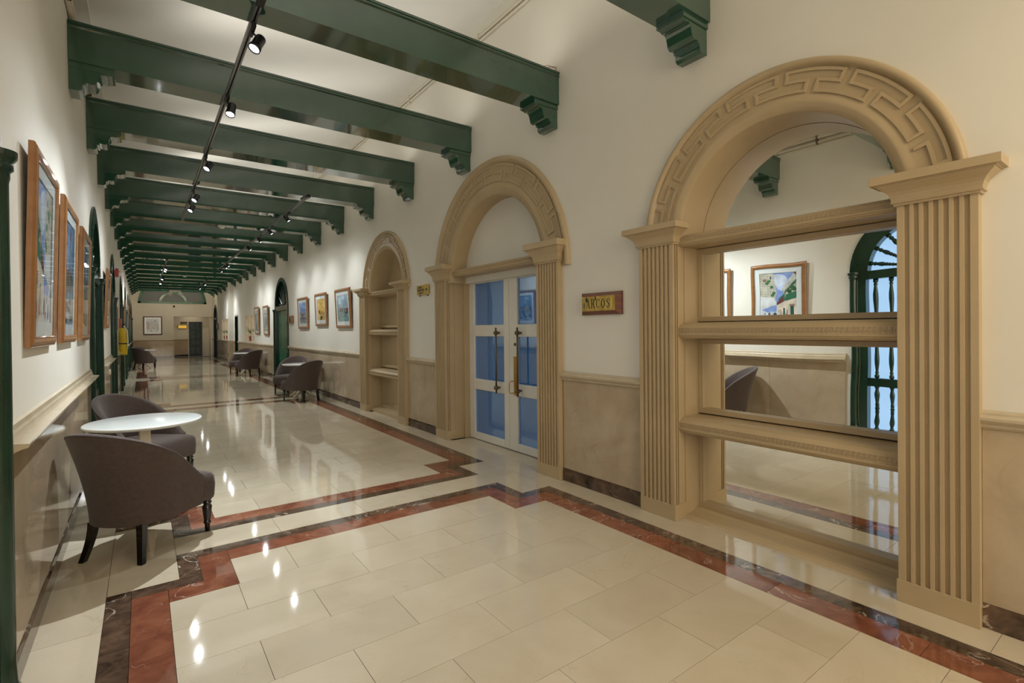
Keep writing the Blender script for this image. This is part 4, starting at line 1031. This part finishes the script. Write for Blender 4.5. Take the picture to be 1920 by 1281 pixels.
# ------------------------------------------------------------------ chairs
def chair_proto(turned):
    r = root('tub_chair')
    def plan(s, grow=0.0, z=.4):
        """outer outline of the shell: s in -1..1 from arm front over the back"""
        a = abs(s); sg = 1 if s > 0 else -1
        if a < .62:
            t_ = a / .62 * (PI / 2); x = .275 * math.sin(t_); y = -.03 - .265 * math.cos(t_)
            nx, ny = math.sin(t_), -math.cos(t_)
        else:
            t_ = (a - .62) / .38; x = .275 + .018 * math.sin(PI * .5 * t_); y = -.03 + .20 * t_; nx, ny = 1, 0
        return sg * (x + nx * grow), y + ny * grow
    def top(s): 
        a = abs(s); return .435 + .415 * max(0, math.cos(PI / 2 * min(1, a) ** 1.02)) ** 1.22
    NS = 40; NZ = 10; th = .055
    outer = []; inner = []
    S = [-1 + 2 * i / NS for i in range(NS + 1)]
    def lean(s, z):
        k = max(0, (z - .24) / .58); fl = k ** 1.6
        return -(.035 + .075 * math.cos(PI / 2 * min(1, abs(s) * 1.1)) ** 2) * 0 + fl
    rows = []
    for i, s in enumerate(S):
        ht = top(s); row = []
        cb = math.cos(PI / 2 * min(1, abs(s))) 
        def pt(z, inset):
            fl = max(0, (z - .24) / .58) ** 1.5
            x, y = plan(s, -.03 + (.03 + .055 * fl) - inset)
            return (x, y - .10 * fl * cb, z)
        for k in range(NZ + 1): row.append(pt(.235 + (ht - .235 - .02) * k / NZ, 0))
        for t_ in (30, 60, 90, 120, 150):   # rounded top roll
            a = math.radians(t_); row.append(pt(ht - .02 + .022 * math.sin(a), th / 2 - th / 2 * math.cos(a)))
        for k in range(NZ + 1): row.append(pt(ht - .02 - (ht - .02 - .36) * k / NZ, th * (1 + .25 * math.sin(PI * k / NZ))))
        rows.append(row)
    sh = MB(); sh.grid(rows, smooth=True)
    for e in (0, -1): sh.add(rows[e], [tuple(range(len(rows[e])))], True)
    sh.build('back_shell', M['fabric'], r)
    # piping along the outer top edge
    pp = [rows[i][NZ + 1] for i in range(NS + 1)]
    MB().tube([(p[0], p[1], p[2] + .002) for p in pp], .0045, 6).build('piping', M['piping'], r)
    low = [rows[i][0] for i in range(NS + 1)]
    # seat block with rounded corners and crowned top
    def outline(g):
        pts = []
        for s in S: x, y = plan(s, -.045 + g); pts.append((x, y))
        # front: rounded corners
        x0 = .29 + g; yf = .335 + g; rc = .06
        fr = []
        for k in range(7): a = -PI * 0 + (PI / 2) * k / 6; fr.append((x0 - rc + rc * math.cos(a), yf - rc + rc * math.sin(a)))
        fl_ = [(-x, y) for x, y in fr[::-1]]
        return pts + fr + fl_
    lv = [(-.02, .233), (-.004, .24), (.0, .26), (.004, .34), (.0, .395), (-.012, .418), (-.035, .430), (-.09, .438), (-.16, .441)]
    rr = []
    for g, z in lv:
        o_ = outline(g); 
        if g < -.05: sc_ = 1 + g * 2.2; o_ = [(x * sc_, (y - .02) * sc_ + .02) for x, y in outline(0)]
        rr.append([(x, y, z) for x, y in o_])
    st = MB(); st.grid(rr, closed=True, smooth=True); n_ = len(rr[0])
    st.add(rr[-1], [tuple(range(n_))], True); st.add(rr[0], [tuple(range(n_ - 1, -1, -1))])
    st.build('seat', M['fabric'], r)
    for x in (-.12, 0, .12):
        z = .60; fl = ((z - .24) / .58) ** 1.5; s_ = x / .45
        px, py = plan(s_, -.0 + .055 * fl - .066); MB().lathe([(.016, -.004), (.013, .003), (.004, .006)], (0, 0, 0), 10, M4=Matrix.Translation((px, py - .10 * fl * math.cos(PI / 2 * abs(s_)), z)) @ Matrix.Rotation(-PI / 2, 4, 'X')).build('tuft_button', M['fabric'], r)
    for sx in (-1, 1):
        if turned:
            m_ = MB().lathe([(.012, 0), (.016, .004), (.017, .05), (.024, .058), (.026, .066), (.020, .075), (.024, .10), (.030, .15), (.032, .18), (.022, .195), (.030, .205), (.030, .212), (.022, .22), (.030, .228), (.032, .24)], (sx * .245, .275, 0), 16)
        else:
            m_ = MB().lathe([(.013, 0), (.014, .003), (.024, .24)], (sx * .245, .275, 0), 12)
        m_.build('leg', M['black_leg'], r)
        # square rear legs splaying backwards
        rows_ = []
        for k in range(7):
            t_ = k / 6; z = .24 * (1 - t_); off = .045 * t_ ** 1.6 if turned else .03 * t_; h_ = .022 - .006 * t_
            cx, cy = sx * (.165 + (.035 * t_ ** 1.6 if turned else .01)), -.215 - off; rows_.append([(cx - h_, cy - h_, z), (cx + h_, cy - h_, z), (cx + h_, cy + h_, z), (cx - h_, cy + h_, z)])
        q = MB(); q.grid(rows_, closed=True, smooth=False); q.add(rows_[-1], [(0, 1, 2, 3)]); q.add(rows_[0], [(3, 2, 1, 0)]); q.build('leg', M['black_leg'], r)
    return r
def table_proto():
    r = root('round_table')
    MB().lathe([(0.001, .700), (.372, .700), (.392, .706), (.40, .716), (.40, .722), (.394, .729), (.385, .731), (.001, .731)], seg=64, caps=False).build('table_top', M['table_top'], r)
    c = MB(); rows = []
    for h_, z in ((.085, .155), (.09, .16), (.065, .18), (.055, .25), (.040, .55), (.036, .60), (.036, .66), (.06, .675), (.06, .701)): rows.append([(-h_, -h_, z), (h_, -h_, z), (h_, h_, z), (-h_, h_, z)])
    c.grid(rows, closed=True, smooth=False); c.add(rows[0], [(3, 2, 1, 0)]); c.add(rows[-1], [(0, 1, 2, 3)]); c.build('pedestal', M['table_base'], r, bevel=.004)
    for k in range(4):
        a = PI / 4 + k * PI / 2; m_ = MB(); rows = []
        for s in range(9):
            t_ = s / 8; rad = .05 + .24 * t_; z = .19 * (1 - t_) ** 1.5 + .025 + .02 * max(0, t_ - .8) * 0; wv = .022 - .006 * t_; hh = .03 - .012 * t_
            ux, uy = math.cos(a), math.sin(a); vx, vy = -uy, ux
            rows.append([(ux * rad + vx * wv, uy * rad + vy * wv, z - hh + (.005 if s < 8 else .0)), (ux * rad - vx * wv, uy * rad - vy * wv, z - hh + .005), (ux * rad - vx * wv, uy * rad - vy * wv, z + hh), (ux * rad + vx * wv, uy * rad + vy * wv, z + hh)])
        rows = [[(x, y, max(0.0, z)) for x, y, z in q] for q in rows]
        m_.grid(rows, closed=True, smooth=True); m_.add(rows[-1], [(0, 1, 2, 3)]); m_.add(rows[0], [(3, 2, 1, 0)]); m_.build('leg', M['table_base'], r)
    return r
chA, chB, tbP = chair_proto(True), chair_proto(False), table_proto()
def place(proto, used, x, y, rz, label, cat, group):
    o = proto if not used else dup_tree(proto)
    o.location = (x, y, 0); o.rotation_euler = (0, 0, rz); return setp(o, label, cat, group)
def face(dx, dy): return math.atan2(dy, dx) - PI / 2
GC, GT = 'taupe tub chairs around the hall tables', 'white round pedestal tables'
place(chA, 0, .0, 4.235, face(.315, .36), 'taupe tub chair with turned front legs, back to the camera, nearest on the left', 'chair', GC)
place(chA, 1, .0, 5.97, face(.315, -.36), 'taupe tub chair on the left, behind the nearest white table and facing the camera', 'chair', GC)
place(chA, 1, .02, 24.42, face(.315, .36), 'far left taupe tub chair, in front of the farthest table', 'chair', GC)
place(chA, 1, .02, 26.15, face(.315, -.36), 'far left taupe tub chair, mostly hidden behind the farthest table', 'chair', GC)
place(chB, 0, 2.665, 10.97, face(-.165, .38), 'taupe tub chair at the nearer right-hand table, its back to the camera', 'chair', GC)
place(chB, 1, 2.77, 12.5, face(-.25, -.38), 'taupe tub chair behind the nearer right-hand table', 'chair', GC)
place(chB, 1, 2.78, 18.2, face(-.22, .38), 'taupe tub chair at the farther right-hand table, its back to the camera', 'chair', GC)
place(chB, 1, 2.76, 19.65, face(-.25, -.38), 'taupe tub chair behind the farther right-hand table', 'chair', GC)
place(tbP, 0, .005, 5.1, .1, 'white round table nearest the camera by the left wall', 'table', GT)
place(tbP, 1, 2.80, 11.62, 0, 'white round table on the right under the golden picture', 'table', GT)
place(tbP, 1, 2.80, 18.87, 0, 'white round table on the right before the lit niche', 'table', GT)
place(tbP, 1, .05, 25.3, 0, 'white round table farthest away by the left wall', 'table', GT)

# ------------------------------------------------------------------ track lights
def track(x, y0, y1, label):
    r = root('light_track', (x, y0, ZB), label=label, cat='light track', group='black light tracks under the beams')
    m_ = MB(); m_.prism([(-.018, -.032), (-.006, -.032), (-.006, -.012), (.006, -.012), (.006, -.032), (.018, -.032), (.018, 0), (-.018, 0)], 0, y1 - y0, 'y'); m_.build('rail', M['grey_metal'], r)
    MB().box(-.006, .006, 0, y1 - y0, -.014, -.011).build('slot', M['black'], r)
    MB().box(-.022, .022, -.02, .1, -.045, 0).build('feed_box', M['black'], r)
NS_ = 0
def head(x, y, tgt, label, power=1.0, cone=75, acc=1.0, fl=1.0):
    o = Vector((x, y, ZB - .033)); piv = Vector((x + (.035 if x < 1.4 else -.035), y, ZB - .135)); d = (Vector(tgt) - piv).normalized()
    r = root('track_spotlight', o, label=label, cat='spotlight', group='black track spotlights')
    MB().box(-.016, .016, -.08, .08, -.03, 0).build('adapter', M['black'], r)
    off = piv - o
    MB().tube([(0, 0, -.03), (off.x * .6, 0, -.05), (off.x, off.y, off.z + .045)], .007, 8).build('stem', M['black'], r)
    q = Vector((0, 0, 1)).rotation_difference(d).to_matrix().to_4x4(); T = Matrix.Translation(off) @ q
    MB().lathe([(.02, -.065), (.032, -.06), (.036, -.05), (.036, .03), (.041, .036), (.041, .06), (.034, .06), (.034, .052)], (0, 0, 0), 18, M4=T, caps=False).build('barrel', M['black'], r)
    MB().lathe([(.034, .048), (.034, .050)], (0, 0, 0), 18, M4=T).build('lens', M['led'], r)
    l = bpy.data.lights.new('spot_lamp', 'SPOT'); l.energy = SPOT_W * power * acc; l.color = (.84, .92, 1.0); l.spot_size = math.radians(cone); l.spot_blend = .95; l.shadow_soft_size = .018
    lo = bpy.data.objects.new('spot_lamp', l); COL.objects.link(lo); lo.location = piv + d * .075; lo.rotation_mode = 'QUATERNION'; lo.rotation_quaternion = Vector((0, 0, -1)).rotation_difference(d)
    l2_ = bpy.data.lights.new('spot_spill', 'SPOT'); l2_.energy = FLOOD_W * power * fl; l2_.color = (.92, .95, .96); l2_.spot_size = math.radians(165); l2_.spot_blend = 1.0; l2_.shadow_soft_size = .02
    lo2 = bpy.data.objects.new('spot_spill', l2_); COL.objects.link(lo2); lo2.location = piv + d * .085; lo2.rotation_mode = 'QUATERNION'
    lo2.rotation_quaternion = Vector((0, 0, -1)).rotation_difference((d * .3 + Vector((0, 0, -1))).normalized())
track(.635, 3.50, 11.45, 'near black light track on the left, hung under the first beams')
track(2.135, 8.30, 20.1, 'black light track over the right side of the hall')
track(.60, 17.9, 26.2, 'far black light track over the left side of the hall')
track(2.17, 24.4, 28.0, 'far short black light track over the right side of the hall')
tl = ['first', 'second', 'third', 'fourth', 'fifth', 'sixth', 'seventh']
for i, y in enumerate([3.89, 5.19, 7.11, 8.92, 9.71]):
    head(.635, y, (XL + (.35 if i == 1 else 0), y - [.6, 1.3, .8, .8, .8][i], [1.2, .0, 1.6, 1.6, 1.6][i]), f'{tl[i]} spotlight from the camera on the near left track', cone=[80, 92, 75, 75, 75][i], acc=[.7, 7.5, 1.0, 1, 1][i], fl=[.45, .7, 1, 1, 1][i])
for i, y in enumerate([9.64, 11.11, 12.26, 13.62, 17.38, 17.95, 19.1]):
    head(2.135, y, (XR, y - .35, 1.75), f'{tl[i]} spotlight from the camera on the right track')
for i, y in enumerate([19.3, 19.9, 23.0, 25.1]):
    head(.60, y, (XL, y - .8, 1.6), f'{tl[i]} spotlight from the camera on the far left track', 1.7)
for i, y in enumerate([24.9, 27.3]):
    head(2.17, y, (XR, y - .5, 1.7), f'{tl[i]} spotlight from the camera on the far right track', 1.9)
# smoke detectors and emergency lamp
for y, lb in ((11.74, 'white smoke detector under the seventh beam'), (22.92, 'small white smoke detector under a far beam')):
    r = root('smoke_detector', (1.32, y, ZB), label=lb, cat='smoke detector')
    MB().lathe([(.075, 0), (.075, -.015), (.05, -.03), (.045, -.05), (.02, -.055)], seg=20).build('base', M['white_plastic'], r)
r = root('emergency_lamp', (1.36, 30.9, ZB), label='white twin-head emergency lamp hanging at the far end', cat='lamp')
MB().box(-.24, .24, -.05, .05, -.12, .0).build('housing', M['white_plastic'], r, bevel=.01)
for sx in (-1, 1):
    m_ = MB(); m_.box(-.09, .09, -.03, .03, -.09, .09); m_.build('lamp_head', M['white_plastic'], r, (sx * .22, -.02, -.19), (0, sx * .75, 0), bevel=.01)
